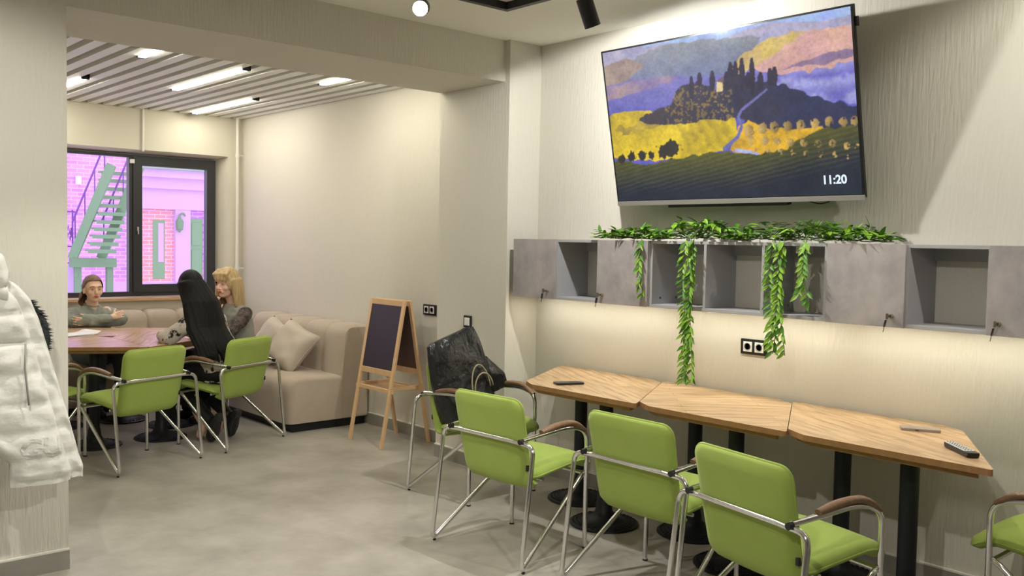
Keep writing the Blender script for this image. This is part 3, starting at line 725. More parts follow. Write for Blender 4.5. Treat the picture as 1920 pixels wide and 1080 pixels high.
# ------------------------------------------------------------------ sockets
def socket(x, y, z, n, kind, label):
    e = empty('wall_socket', (x, y, z), 0, label, 'socket'); w = .081*n if n > 1 else .081
    box('frame', -.010, 0, -w/2, w/2, -.041, .041, 'black_plastic', e, .003)
    for k in range(n):
        yc = (k-(n-1)/2)*.071 if n > 1 else 0
        ins = box('insert', -.014, -.010, yc-.027, yc+.027, -.027, .027, 'white_plastic', e, .002)
        if kind == 'socket':
            bm = bmesh.new(); M = Matrix.Translation((-.0145, yc, 0)) @ Matrix.Rotation(-PI/2, 4, 'Y'); lathe(bm, [(.021, 0), (.0215, .0012), (.018, .0012), (.017, -.0005), (0, -.0005)], seg=20); bm.transform(M); finish('socket_well', bm, 'carcass_grey', ins, True, 40)
            bm = bmesh.new()
            for s in (-1, 1): tube(bm, [(-.0150, yc+s*.0095, 0), (-.0158, yc+s*.0095, 0)], .003, 8)
            finish('pin_hole', bm, 'black_plastic', ins)
        else:
            box('rocker', -.018, -.014, yc-.022, yc+.022, -.024, .024, 'white_plastic', ins, .002)
socket(XW, 2.803, 1.000, 2, 'socket', 'black-framed double socket on the wall under the cabinets')
socket(XW, 5.689, 1.006, 2, 'socket', 'black-framed double socket on the far wall above the easel side')
socket(XP, 4.887, .989, 1, 'switch', 'black-framed single switch on the pier above the bag')

# ------------------------------------------------------------------ greenery
def leaf_mesh(name, m):
    bm = bmesh.new(); L_ = 1.0; out = []
    prof = [(0, .0), (.15, .10), (.38, .17), (.62, .14), (.85, .06), (1.0, 0)]
    mid = [bm.verts.new((0, t, -.10*(t-.5)**2+.02)) for t, w in prof]
    for s in (-1, 1):
        sd = [bm.verts.new((s*w, t, .05*w*6*.2-.10*(t-.5)**2+.05*(w > 0))) if w > 0 else mid[i] for i, (t, w) in enumerate(prof)]
        for i in range(len(prof)-1):
            vs = [mid[i], mid[i+1], sd[i+1], sd[i]]; q = []
            for v in vs:
                if v not in q: q.append(v)
            if len(q) >= 3: bm.faces.new(q if s > 0 else q[::-1])
    me = bpy.data.meshes.new(name); bm.to_mesh(me); bm.free(); me.materials.append(MATS[m])
    return me
LEAF = [leaf_mesh('leaf', 'leaf_green'), leaf_mesh('leaf_darker', 'leaf_dark')]  # second mesh is the same leaf in a darker green
def leaf_matrix(p, d, up, s):
    d = d.normalized(); x = d.cross(up); x = x.normalized() if x.length > 1e-4 else Vector((1, 0, 0)); z = x.cross(d)
    M = Matrix((x, d, z)).transposed().to_4x4() @ Matrix.Diagonal((s, s, s, 1)); M.translation = p; return M
def add_leaf(parent, p, d, up, s, k=0):
    o = bpy.data.objects.new('leaf', LEAF[k]); COL.objects.link(o); o.parent = parent; o.matrix_local = leaf_matrix(p, d, up, s)
def strand(y, z0, z1, nst, spread, nl, label, x=CX0-.025, k=0):
    """hanging strand that starts on the cabinet top"""
    e = empty('hanging_strand', (x, y, CZ1), 0, label, 'artificial plant', 'leafy strands hanging over the cabinets'); L_ = z1-z0
    for j in range(nst):
        oy = spread*((j+.5)/nst-.5)*2 if nst > 1 else 0; ll = L_*(1-.18*rnd.random()*(j > 0)); pts = []
        pts.append(Vector((.09, oy*.3, .02))); pts.append(Vector((.015, oy*.5, .03))); n = 14
        for i in range(n+1):
            t = i/n; pts.append(Vector((-.012+.010*math.sin(t*7+j*2), oy+.014*math.sin(t*5+j*3)+.01*t*(rnd.random()-.5), .012-t*ll)))
        bm = bmesh.new(); tube(bm, pts, .0022, 5); finish('stem', bm, 'stem_green', e, True)
        m = nl//nst
        for i in range(m):
            t = (i+rnd.random()*.6)/m; f = 2+t*n; a = int(f); a = min(a, len(pts)-2); p = pts[a].lerp(pts[a+1], f-a)
            an = (i*2.4+rnd.random()*1.2); side = 1 if i % 2 else -1
            d = Vector((-.30-.25*rnd.random(), side*(.55+.45*rnd.random())*(1 if rnd.random() > .2 else -.5), -.75-.5*rnd.random()))
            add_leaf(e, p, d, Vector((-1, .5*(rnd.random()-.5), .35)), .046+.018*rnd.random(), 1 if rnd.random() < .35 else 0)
strand(3.345, 1.25, CZ1, 1, 0, 20, 'short thin leafy strand hanging over the cabinet door on the left')
strand(3.012, .805, CZ1, 3, .035, 150, 'longest leafy strand, reaching down almost to the table')
strand(2.485, 1.0, CZ1, 3, .045, 110, 'bushy leafy strand with a thin tail pointing at the double socket')
strand(2.345, 1.265, CZ1, 2, .02, 40, 'short leafy strand hanging into the right open bay')
ga = empty('leaf_garland', (4.05, 2.9, CZ1), 0, 'long heap of artificial green leaves lying along the cabinet tops', 'artificial plant')
Y0g, Y1g = 3.72, 1.98
def heap_h(y): 
    t = (Y0g-y)/(Y0g-Y1g)
    return (.035+.055*min(1, t/.15)*min(1, (1-t)/.12))*(.75+.35*math.sin(t*19+1)*.6+.25*math.sin(t*43)) + (.05*math.exp(-((t-.42)/.05)**2)) + .03*math.exp(-((t-.84)/.07)**2)
for j in range(5):
    bm = bmesh.new(); pts = []
    for i in range(41):
        y = Y0g+(Y1g-Y0g)*i/40; pts.append(Vector((-.05+.03*j+.03*math.sin(i*.9+j), y-2.9, .006+heap_h(y)*(.25+.14*j)*(.6+.4*math.sin(i*1.3+j*2)))))
    for p in pts: p.z = max(p.z, .004)
    tube(bm, pts, .0025, 5); finish('stem', bm, 'stem_green', ga, True)
def heap_leaf(front):
    y = Y0g+(Y1g-Y0g)*rnd.random(); hh = max(.012, heap_h(y)); z = .006+hh*(rnd.random()**.7); x = (-.085+.05*rnd.random()) if front else (-.07+.20*rnd.random())
    d = Vector((-.9+1.1*rnd.random() if front else rnd.uniform(-1, 1), rnd.uniform(-1, 1), rnd.uniform(-.5, .32))); 
    sc = .055+.026*rnd.random(); dn = d.normalized()
    if z+sc*dn.z < .008: d.z = max(0, (.010-z)/sc)*1.2+.02; d = Vector((dn.x, dn.y, d.z))
    return Vector((x, y-2.9, max(z, .012))), d, Vector((rnd.uniform(-.5, .2), rnd.uniform(-.3, .3), 1)), sc
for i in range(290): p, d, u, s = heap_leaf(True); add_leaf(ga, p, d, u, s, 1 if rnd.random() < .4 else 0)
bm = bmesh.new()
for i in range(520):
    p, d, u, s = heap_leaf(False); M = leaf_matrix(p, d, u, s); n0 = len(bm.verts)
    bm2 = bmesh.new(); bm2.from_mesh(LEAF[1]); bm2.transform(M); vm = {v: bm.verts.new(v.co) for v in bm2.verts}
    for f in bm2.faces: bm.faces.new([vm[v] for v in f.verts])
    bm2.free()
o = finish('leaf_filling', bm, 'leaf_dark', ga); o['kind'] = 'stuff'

# ------------------------------------------------------------------ corner sofa
def sofa_back(e, n, w, path, bul=.035, place=None):
    """n channels of width w along local x (0..n*w), profile path [(y,z)], back towards +y"""
    P = [Vector((0, *p)) for p in path]; m = len(P); nu = 9; first = None
    for c in range(n):
        if first is None:
            bm = bmesh.new(); G = []
            for i in range(m):
                t = (P[min(i+1, m-1)]-P[max(i-1, 0)]).normalized(); nr = Vector((1, 0, 0)).cross(t)
                row = []
                for k in range(nu):
                    u = k/(nu-1); b = bul*math.sqrt(max(0, 1-(2*u-1)**4)); row.append(bm.verts.new(P[i]+Vector((u*w, 0, 0))+nr*b))
                G.append(row)
            for i in range(m-1):
                for k in range(nu-1): bm.faces.new((G[i][k], G[i][k+1], G[i+1][k+1], G[i+1][k]))
            # closed back
            a = [bm.verts.new((x, P[-1].y, P[0].z)) for x in (0, w)]
            bm.faces.new([G[-1][k] for k in range(nu)]+[a[1], a[0]][:2]); bm.faces.new([G[0][k] for k in range(nu)][::-1]+[a[0], a[1]])
            bm.faces.new([G[i][0] for i in range(m)]+[a[0]]); bm.faces.new([G[i][-1] for i in range(m)][::-1]+[a[1]])
            first = finish('back_channel', bm, 'sofa_fabric', e, True, 55); first.location = (0, 0, 0)
        else: link_copy(first, e, (c*w, 0, 0))
def arc_path(y0, z0, y1, z1, r, depth):
    out = [(y0, z0), (y0+(y1-y0)*.35, z0+(z1-r-z0)*.35), (y0+(y1-y0)*.7, z0+(z1-r-z0)*.7)]
    for k in range(7):
        a = PI-PI/2*k/6; out.append((y1+r+r*math.cos(a), z1-r+r*math.sin(a)))
    out.append((y1+depth, z1)); return out
def make_sofa(loc, rz, length, n, label, depth=.72):
    e = empty('corner_sofa', loc, rz, label, 'sofa', 'beige corner sofa modules')
    # local: x along length, y towards the wall, front at y=0
    bm = bmesh.new(); bx(bm, .03, length-.03, .05, depth-.02, 0, .07); finish('plinth', bm, 'black_metal', e)
    bm = bmesh.new(); pr = [(0, .07), (.0, .30), (.006, .365), (.03, .405), (.075, .43), (.16, .438), (.48, .425), (depth-.012, .42), (depth-.012, .07)]
    rows = []
    xs = [0, .012, .035, .08]+[.08+(length-.16)*k/10 for k in range(1, 10)]+[length-.08, length-.035, length-.012, length]
    for x in xs:
        d = min(x, length-x); ins = .045*(1-math.sqrt(max(0, 1-(max(0, .08-d)/.08)**2)))
        rows.append([bm.verts.new((x, y+ins*(1 if j < 3 else .3)*(y < .2), z-ins*(z > .3)*.8)) for j, (y, z) in enumerate(pr)])
    for a, b in zip(rows[:-1], rows[1:]):
        for j in range(len(pr)): bm.faces.new((a[j], b[j], b[(j+1) % len(pr)], a[(j+1) % len(pr)]))
    bm.faces.new(rows[0]); bm.faces.new(rows[-1][::-1]); finish('seat', bm, 'sofa_fabric', e, True, 60)
    bm = bmesh.new(); bx(bm, .0, length, .56, depth-.006, .07, .76, None, .02); finish('back_frame', bm, 'sofa_fabric', e)
    pth = arc_path(.50, .36, .53, .80, .07, depth-.53-.005); sofa_back(e, n, length/n, pth)
    for x0, x1 in ((-.004, .016), (length-.016, length+.004)):
        sec = [(y-.020, z+.012*(z > .7)) for y, z in pth[:-1]]+[(depth-.008, .812), (depth-.008, .075), (.48, .075)]
        bm = bmesh.new(); lo = [bm.verts.new((x0, y, z)) for y, z in sec]; hi = [bm.verts.new((x1, y, z)) for y, z in sec]
        bm.faces.new(lo); bm.faces.new(hi[::-1])
        for k in range(len(sec)): bm.faces.new((lo[k], lo[(k+1) % len(sec)], hi[(k+1) % len(sec)], hi[k]))
        finish('end_panel', bm, 'sofa_fabric', e)
    bm = bmesh.new(); tube(bm, [(.3, .012, .31), (length-.02, .012, .31)], .003, 5); finish('front_seam', bm, 'sofa_fabric', e)
    return e
# long side on the far wall: local x -> world -Y... front faces -X
make_sofa((3.485, 8.20, 0), -PI/2, 1.68, 5, 'beige channel-back sofa along the cream wall beside the easel', .735)
make_sofa((1.15, 8.205, 0), 0, 2.94, 10, 'beige channel-back sofa under the window behind the woman in grey', .735)

def make_cushion(loc, rot, s, label, seed=1):
    e = empty('throw_cushion', loc, 0, label, 'cushion', 'beige throw cushions on the sofa'); e.rotation_euler = (Matrix.Rotation(rot[2], 3, 'Z') @ Matrix.Rotation(rot[0], 3, 'X') @ Matrix.Rotation(rot[1], 3, 'Z')).to_euler()
    bm = bmesh.new(); n = 17; top = []; bot = []
    for i in range(n):
        a = []; b = []
        for j in range(n):
            u = -1+2*i/(n-1); v = -1+2*j/(n-1); pin = 1-.085*(1-(abs(u*v))**1.5)*(max(abs(u), abs(v))**4)
            h = .085*((1-u**4)*(1-v**4))**.55; nz = mnoise.noise(Vector((u*2.2, v*2.2, seed)))*.014+mnoise.noise(Vector((u*6, v*6, seed+3)))*.006; h2 = h+nz*(1-max(abs(u), abs(v))**6)
            x, y = u*s/2*pin, v*s/2*pin; a.append(bm.verts.new((x, y, h2))); b.append(a[-1] if i in (0, n-1) or j in (0, n-1) else bm.verts.new((x, y, -h)))
        top.append(a); bot.append(b)
    for i in range(n-1):
        for j in range(n-1):
            bm.faces.new((top[i][j], top[i+1][j], top[i+1][j+1], top[i][j+1]))
            q = (bot[i][j], bot[i][j+1], bot[i+1][j+1], bot[i+1][j])
            try: bm.faces.new(q)
            except ValueError: pass
    edge = [top[i][0].co.copy() for i in range(n)]+[top[-1][j].co.copy() for j in range(1, n)]+[top[i][-1].co.copy() for i in range(n-2, -1, -1)]+[top[0][j].co.copy() for j in range(n-2, -1, -1)]
    finish('pad', bm, 'cushion_fabric', e, True)
    bm = bmesh.new(); tube(bm, edge, .004, 5, False); finish('seam', bm, 'cushion_fabric', e, True)
make_cushion((3.775, 7.03, .625), (math.radians(58), math.radians(-24), math.radians(-66)), .40, 'beige cushion leaning on the sofa back nearest the easel', 2)
make_cushion((3.80, 7.44, .625), (math.radians(60), math.radians(-18), math.radians(-84)), .40, 'beige cushion half hidden behind the green chair back', 5)

# ------------------------------------------------------------------ easel
ez = empty('chalkboard_easel', (3.98, 5.85, 0), 0, 'folding pine easel with a dark chalkboard beside the sofa', 'easel')
def bar(name, a, b, w, d, m='pine', parent=ez):
    a = Vector(a); b = Vector(b); z = (b-a).normalized(); y = Vector((0, 1, 0)) - z*z.y
    y = y.normalized() if y.length > .2 else Vector((1, 0, 0)); x = y.cross(z)
    M = Matrix((x, y, z)).transposed().to_4x4(); M.translation = a
    bm = bmesh.new(); bx(bm, -d/2, d/2, -w/2, w/2, 0, (b-a).length, M, .002); return finish(name, bm, m, parent)
EH = 1.085
for sx in (-1, 1):
    fx, tx = sx*.215, sx*.022
    at = lambda z, o=0: (fx+(tx-fx)*z/EH+o)
    for sy in (-1, 1):
        bar('leg', (fx, sy*.215, 0), (tx, sy*.215, EH), .032, .018)
    for z, nm in ((EH-.022, 'top_rail'), (.545, 'lower_rail')):
        bar(nm, (at(z), -.20, z), (at(z), .20, z), .018, .042)
    z0, z1 = .566, EH-.043
    b = bmesh.new(); n = Vector((at(z1)-at(z0), 0, z1-z0)).normalized(); nx = Vector((0, 1, 0)).cross(n)
    M = Matrix((nx, Vector((0, 1, 0)), n)).transposed().to_4x4(); M.translation = Vector((at(z0), 0, z0))
    bx(b, -.004, .004, -.198, .198, 0, Vector((at(z1)-at(z0), 0, z1-z0)).length, M); finish('chalkboard', b, ['chalkboard', 'board_back'][sx > 0], ez)
    zt = .415
    bar('tray_rail', (at(zt)-sx*.004, -.245, zt), (at(zt)-sx*.004, .245, zt), .018, .028)
for sy in (-1, 1):
    bar('tray_rail', (-.135, sy*.19, .43), (.135, sy*.19, .43), .018, .03)
box('tray_board', -.125, .125, -.185, .185, .412, .420, 'pine', ez)
bm = bmesh.new(); bx(bm, -.03, .03, .10, .13, EH-.03, EH-.005); finish('hinge', bm, 'lock_metal', ez)

# ------------------------------------------------------------------ black bag on the chair
bg = empty('shopping_bag', (3.60, 4.42, .470), 0, 'large black glossy bag with rope handles slumped on the green chair', 'bag')
bg.rotation_euler = (math.radians(-7), math.radians(-13), math.radians(3))
bm = bmesh.new(); rings = []
NS, NA = 26, 48
for i in range(NS):
    t = i/(NS-1); hw = .200+.018*math.sin(t*3)-.010*t; hd = .075*(1-t)**.6+.016; z = t*.50; ring = []
    for k in range(NA):
        a = 2*PI*k/NA; c, s = math.cos(a), math.sin(a); x = hw*math.copysign(abs(c)**.45, c); y = hd*math.copysign(abs(s)**.6, s)
        f = mnoise.noise(Vector((x*9, y*9+3, z*4)))*.020+mnoise.noise(Vector((x*24, y*20, z*8)))*.010
        y += f*(1.0 if i > 0 else .2); x += f*.35; ring.append(bm.verts.new((x, y, z+(.018*mnoise.noise(Vector((x*12, 2, 0)))+.05*x if i > NS-4 else 0))))
    rings.append(ring)
for a, b in zip(rings[:-1], rings[1:]):
    for k in range(NA): bm.faces.new((a[k], a[(k+1) % NA], b[(k+1) % NA], b[k]))
bm.faces.new(rings[0][::-1]); bm.faces.new(rings[-1]); finish('bag_body', bm, 'bag_black', bg, True, 50)
bm = bmesh.new(); rings = []
for i in range(14):
    t = i/13; hw = .075*math.sin(PI*(.18+.72*t))**.5; hd = .06*math.sin(PI*(.15+.75*t))**.5; z = .16*t; ring = []
    for k in range(24):
        a = 2*PI*k/24; f = 1+.18*mnoise.noise(Vector((math.cos(a)*2, math.sin(a)*2, t*4))); c, s = math.cos(a), math.sin(a)
        ring.append(bm.verts.new((.235+t*.02+hw*f*math.copysign(abs(c)**.6, c), -.02+hd*f*math.copysign(abs(s)**.7, s), .075+z-.07*t*c)))
    rings.append(ring)
for a, b in zip(rings[:-1], rings[1:]):
    for k in range(24): bm.faces.new((a[k], a[(k+1) % 24], b[(k+1) % 24], b[k]))
bm.faces.new(rings[0][::-1]); bm.faces.new(rings[-1]); finish('side_pouch', bm, 'bag_black', bg, True, 60)
for dx, hh in ((.08, .16), (.10, .10)):
    bm = bmesh.new(); pts = [Vector((dx+.075*math.cos(a)-.01, -.092-.012*math.sin(a), .13+hh*math.sin(a))) for a in [PI*k/14 for k in range(15)]]; tube(bm, pts, .0045, 7); finish('rope_handle', bm, 'bag_rope', bg, True)

# ------------------------------------------------------------------ coats at the left edge
ct = empty('puffer_coat', (.86, 4.20, .48), 0, 'long white quilted puffer coat hanging in front of the left pier', 'coat')
prof = [(0.0, .405), (.05, .407), (.10, .39), (.22, .36), (.35, .326), (.58, .264), (.70, .23), (.78, .20), (.84, .15), (.875, .09)]   # z, right extent
def rx(z):
    for (a, b), (c, d) in zip(prof[:-1], prof[1:]):
        if z <= c: return b+(d-b)*(z-a)/(c-a)
    return prof[-1][1]
seams = [-.02, .115, .225, .345, .47, .60, .72, .88]
def coat_shell(x_l, x_r, y0, name, mat_, hw=.055, z0=0.0, z1=.86, slant=0.0):
    bm = bmesh.new(); nz, na = 64, 40; rings = []
    for i in range(nz):
        z = z0+(z1-z0)*i/(nz-1); j = max(k for k in range(len(seams)-1) if seams[k] <= z); t = (z-seams[j])/(seams[j+1]-seams[j]); q = .50+.50*math.sqrt(max(0, 1-(2*t-1)**4))
        a0, a1 = x_l(z), x_r(z); cx_, hx = (a0+a1)/2, (a1-a0)/2; ring = []
        endt = 1 if .03 < z-z0 else .6
        for k in range(na):
            an = 2*PI*k/na; c, s = math.cos(an), math.sin(an)
            x = cx_+hx*math.copysign(abs(c)**.75, c); w = mnoise.noise(Vector((x*9, s*2+z*1.5, z*9)))*.018+mnoise.noise(Vector((x*26, s*3, z*22)))*.013
            y = y0+(hw*q*endt+w)*math.copysign(abs(s)**.7, s); ring.append(bm.verts.new((x, y+slant*z, z+.014*mnoise.noise(Vector((x*6, s, 1)))*(z < .04))))
        rings.append(ring)
    for a, b in zip(rings[:-1], rings[1:]):
        for k in range(na): bm.faces.new((a[k], a[(k+1) % na], b[(k+1) % na], b[k]))
    bm.faces.new(rings[0][::-1]); bm.faces.new(rings[-1]); return finish(name, bm, mat_, ct, True, 75)
front_panel = coat_shell(lambda z: .115-.13*min(1, max(0, z-.10)/.12), lambda z: rx(z)-.055, 0, 'front_panel', 'coat_white')
coat_shell(lambda z: rx(z)-.085, lambda z: rx(z), .012, 'button_placket', 'coat_white', .030)
coat_shell(lambda z: -.32+.12*z, lambda z: .085-.06*max(0, z-.1), .035, 'left_panel', 'coat_white', .05, .012, .84)
bm = bmesh.new(); bx(bm, -.30, .082, .0, .05, -.006, .022, None, .006); finish('dark_hem', bm, 'coat_lining', ct)
# collar and hood
bm = bmesh.new(); rings = []
for i in range(16):
    t = i/15; p = Vector((-.06+.16*t, -.01-.05*math.sin(PI*t), .93-.085*t+.05*math.sin(PI*t))); R = .060*(1-.30*t)+.01; ring = []
    for k in range(24):
        a = 2*PI*k/24; f = 1+.30*mnoise.noise(Vector((math.cos(a)*1.5, t*5, math.sin(a)*1.5))); ring.append(bm.verts.new(p+Vector((math.sin(a)*R*f*.35, math.cos(a)*R*f, math.sin(a)*R*f))))
    rings.append(ring)
for a, b in zip(rings[:-1], rings[1:]):
    for k in range(24): bm.faces.new((a[k], a[(k+1) % 24], b[(k+1) % 24], b[k]))
bm.faces.new(rings[0][::-1]); bm.faces.new(rings[-1]); finish('hood', bm, 'coat_white', ct, True, 70)
bm = bmesh.new(); rings = []
for i in range(12):
    t = i/11; p = Vector((-.02+.12*t, -.02, .86-.05*t)); ring = []
    for k in range(16):
        a = 2*PI*k/16; ring.append(bm.verts.new(p+Vector((0, math.cos(a)*.05, math.sin(a)*(.055-.01*t)))))
    rings.append(ring)
for a, b in zip(rings[:-1], rings[1:]):
    for k in range(16): bm.faces.new((a[k], a[(k+1) % 16], b[(k+1) % 16], b[k]))
bm.faces.new(rings[0][::-1]); bm.faces.new(rings[-1]); finish('collar', bm, 'coat_white', ct, True, 70)
bm = bmesh.new(); tube(bm, [(.165, -.062, .60), (.160, -.068, .50), (.170, -.066, .40), (.175, -.066, .345)], .004, 6); finish('pocket_zip', bm, 'zip_grey', ct, True)
# raised print of block letters near the hem
def print_letters(txt, x, z, size, name):
    from mathutils.bvhtree import BVHTree
    cu = bpy.data.curves.new('t', 'FONT'); cu.body = txt; cu.size = size; cu.extrude = .005; cu.offset = .004
    to = bpy.data.objects.new('t', cu); COL.objects.link(to); dg = bpy.context.evaluated_depsgraph_get(); me = bpy.data.meshes.new_from_object(to.evaluated_get(dg)); bpy.data.objects.remove(to)
    bm = bmesh.new(); bm.from_mesh(me); bm.transform(Matrix.Translation((x, 0, z)) @ Matrix.Rotation(PI/2, 4, 'X'))
    t = bpy.data.meshes.new('t'); bm.to_mesh(t); bm.free(); o = bpy.data.objects.new(name, t); COL.objects.link(o); r = o.modifiers.new('r', 'REMESH'); r.mode = 'VOXEL'; r.voxel_size = .003
    dg = bpy.context.evaluated_depsgraph_get(); t = bpy.data.meshes.new_from_object(o.evaluated_get(dg)); o.modifiers.clear(); o.data = t; o.parent = ct
    cm = front_panel.data; tree = BVHTree.FromPolygons([v.co for v in cm.vertices], [p.vertices for p in cm.polygons])
    for v in t.vertices:
        h = tree.ray_cast(Vector((v.co.x, -.5, v.co.z)), Vector((0, 1, 0)))[0]
        v.co.y = v.co.y*.3+(h.y if h else -.05)-.0008
    t.materials.clear(); t.materials.append(MATS['coat_print']); o['kind'] = 'stuff'; o['label'] = 'tone-on-tone block letters printed near the hem'
print_letters('GU', .145, .12, .115, 'hem_print')
bm = bmesh.new(); bx(bm, -.005, .005, .02, .30, .90, .91); finish('coat_hook', bm, 'black_metal', ct)
jk = empty('dark_jacket', (.95, 4.36, .70), 0, 'dark jacket with a fur-trimmed hood hanging behind the white coat', 'coat')
bm = bmesh.new(); rings = []
for i in range(24):
    t = i/23; z = .02+.62*t; hw = .17*(1-.55*max(0, t-.55)/.45); ring = []
    for k in range(24):
        a = 2*PI*k/24; w = mnoise.noise(Vector((math.cos(a)*2, t*6, math.sin(a)*2)))*.01; ring.append(bm.verts.new((-.08+(hw+w)*math.cos(a)+.03*t, (.05+w)*math.sin(a), z)))
    rings.append(ring)
for a, b in zip(rings[:-1], rings[1:]):
    for k in range(24): bm.faces.new((a[k], a[(k+1) % 24], b[(k+1) % 24], b[k]))
bm.faces.new(rings[0][::-1]); bm.faces.new(rings[-1]); finish('jacket_body', bm, 'jacket_black', jk, True, 70)
bm = bmesh.new(); spine = [Vector((.115, -.03, .54)), Vector((.145, -.03, .50)), Vector((.172, -.03, .44)), Vector((.182, -.03, .37)), Vector((.170, -.03, .30)), Vector((.15, -.03, .25))]
tube(bm, spine, [.012, .028, .038, .040, .034, .012], 12); hood = finish('fur_core', bm, 'fur_dark', jk, True)
bm = bmesh.new()
for i in range(420):
    t = rnd.random()*(len(spine)-1.001); a = int(t); p = spine[a].lerp(spine[a+1], t-a); an = rnd.random()*2*PI; R = .034
    d = Vector((math.cos(an), math.sin(an)*.9, .35*(rnd.random()-.2))).normalized(); q = p+d*R*.6; tip = q+d*(.025+.016*rnd.random())+Vector((0, 0, -.006)); s = d.cross(Vector((0, 0, 1))).normalized()*.005; w = Vector((0, 0, .005))
    v = [bm.verts.new(q+s), bm.verts.new(q-s+w), bm.verts.new(q-w), bm.verts.new(tip)]
    for f in ((0, 1, 3), (1, 2, 3), (2, 0, 3)): bm.faces.new([v[k] for k in f])
o = finish('fur_trim', bm, 'fur_dark', jk); o['kind'] = 'stuff'
bm = bmesh.new(); bx(bm, .0, .01, .03, .105, .60, .61); finish('coat_hook', bm, 'black_metal', jk)

# ------------------------------------------------------------------ courtyard outside the window
YO = 30.0
struct(tag(box('ground', -30, 60, 9.6, 60, -1.0, -.9, 'snow'), 'pale courtyard ground outside the window', 'ground'))
fb = empty('courtyard_building', (8.0, YO, -.9), 0, 'pink-tinted brick building across the courtyard seen through the window', 'building')
box('wall', -6, 14, 0, .4, 0, 9.0, 'facade_brick', fb)
box('stone_base', -6, 14, -.06, 0, 0, .95, 'stone_lilac', fb)
bm = bmesh.new(); bx(bm, 2.6, 9, -.35, 0, 3.95, 4.30); bx(bm, 2.6, 9, -.55, 0, 4.30, 4.55); bx(bm, 2.6, 9, -.20, 0, 3.3, 3.95); finish('porch_cornice', bm, 'stone_lilac', fb)
bm = bmesh.new(); vs = [(2.5, -.7, 4.55), (9, -.7, 4.55), (9, 0, 5.4), (2.5, 0, 5.4), (2.5, 0, 4.55), (9, 0, 4.55)]; v = [bm.verts.new(p) for p in vs]
for f in ((0, 1, 2, 3), (0, 3, 4), (1, 5, 2), (0, 4, 5, 1), (3, 2, 5, 4)): bm.faces.new([v[k] for k in f])
finish('porch_roof', bm, 'roof_green', fb)
box('stone_pier', 3.86, 4.36, -.18, 0, .95, 3.3, 'stone_lilac', fb, .01)
box('stone_pier', 2.6, 2.78, -.18, 0, .95, 3.3, 'stone_lilac', fb, .01)
box('brick_panel', 2.78, 3.86, -.03, 0, .95, 3.3, 'orange_brick', fb)
d1 = box('door', 4.38, 4.82, -.05, 0, .95, 3.03, 'door_green', fb, .01); box('door_panel', 4.45, 4.75, -.07, -.05, 1.2, 2.0, 'door_green', d1, .005); box('door_panel', 4.45, 4.75, -.07, -.05, 2.15, 2.9, 'door_green', d1, .005)
d2 = box('window', 3.18, 3.56, -.05, 0, 1.05, 2.95, 'door_green', fb, .01); box('pane', 3.34, 3.52, -.06, -.05, 1.6, 2.85, 'stone_lilac', d2)
for xx in (4.90, 5.35): box('brick_pier', xx, xx+.22, -.12, 0, .95, 4.0, 'orange_brick', fb)
ln = empty('wall_lantern', (11.95, YO-.28, 2.6-.9), 0, 'ornate green lantern on the building across the courtyard', 'lantern')
bm = bmesh.new(); lathe(bm, [(0, -.05), (.05, .0), (.12, .08), (.14, .32), (.06, .42), (.02, .55), (0, .55)], 0, 0, 8); finish('lantern_body', bm, 'stair_green', ln)
bm = bmesh.new(); tube(bm, fillet([(0, 0, .5), (.12, .05, .62), (.24, .1, .5), (.24, .28, .35)], .1), .025, 6); finish('bracket', bm, 'stair_green', ln)
wl = empty('wall_lamp', (8.91, YO-.08, 3.05), 0, 'small white wall lamp on the brick facade at upper left', 'lamp')
bm = bmesh.new(); lathe(bm, [(0, 0), (.09, 0), (.09, .26), (0, .28)], 0, 0, 12); finish('lamp_glass', bm, 'white_plastic', wl); box('bracket', -.03, .03, 0, .08, .1, .16, 'iron_violet', wl)
# steel staircase
YS = 26.0
st = empty('outdoor_staircase', (7.82, YS, -.9), 0, 'green open-tread steel staircase in the courtyard', 'staircase')
step0 = None
steps = [(8.76, 3.27), (8.74, 3.06), (8.70, 2.83), (8.65, 2.60), (8.60, 2.37), (8.55, 2.15), (8.49, 1.93), (8.41, 1.73), (8.34, 1.54), (8.26, 1.34), (8.18, 1.15)]
for i, (cx_, z) in enumerate(steps):
    loc = (cx_-7.82, .25*(i-5)*-.3, z+.9)
    if step0 is None:
        bm = bmesh.new(); bx(bm, -.36, .36, -.14, .14, -.05, .0); bx(bm, -.36, .36, -.14, -.12, -.10, -.05); step0 = finish('step', bm, 'stair_green', st); step0.location = loc
    else: link_copy(step0, st, loc)
for dx in (-.38, .36):
    bm = bmesh.new(); a = Vector((8.08+dx-7.82, .42, 1.78)); b = Vector((8.82+dx-7.82, -.45, 4.30)); u = Vector((0, 0, 1)); n = (b-a).normalized(); x = u.cross(n).normalized(); z = n.cross(x)
    M = Matrix((x, z, n)).transposed().to_4x4(); M.translation = a; bx(bm, -.03, .03, -.13, .13, 0, (b-a).length, M); finish('stringer', bm, 'stair_green', st)
bm = bmesh.new(); bx(bm, -.15, 1.0, .3, .62, 1.55, 1.80); finish('landing_beam', bm, 'stair_green', st)
for xx in (-.05, .78): 
    bm = bmesh.new(); bx(bm, xx, xx+.16, .40, .56, 0, 1.56); finish('support_post', bm, 'stair_green', st)
for dx in (-.38, .36):
    bm = bmesh.new(); tube(bm, [(8.08+dx-7.82, .42, 2.75), (8.82+dx-7.82, -.45, 5.25)], .025, 6); finish('handrail', bm, 'iron_violet', st)
    for k in range(4):
        t = (k+.3)/4; bm = bmesh.new(); p = Vector((8.08+dx-7.82, .42, 1.78)).lerp(Vector((8.82+dx-7.82, -.45, 4.30)), t); tube(bm, [p, p+Vector((0, 0, .97))], .018, 6); finish('baluster', bm, 'iron_violet', st)
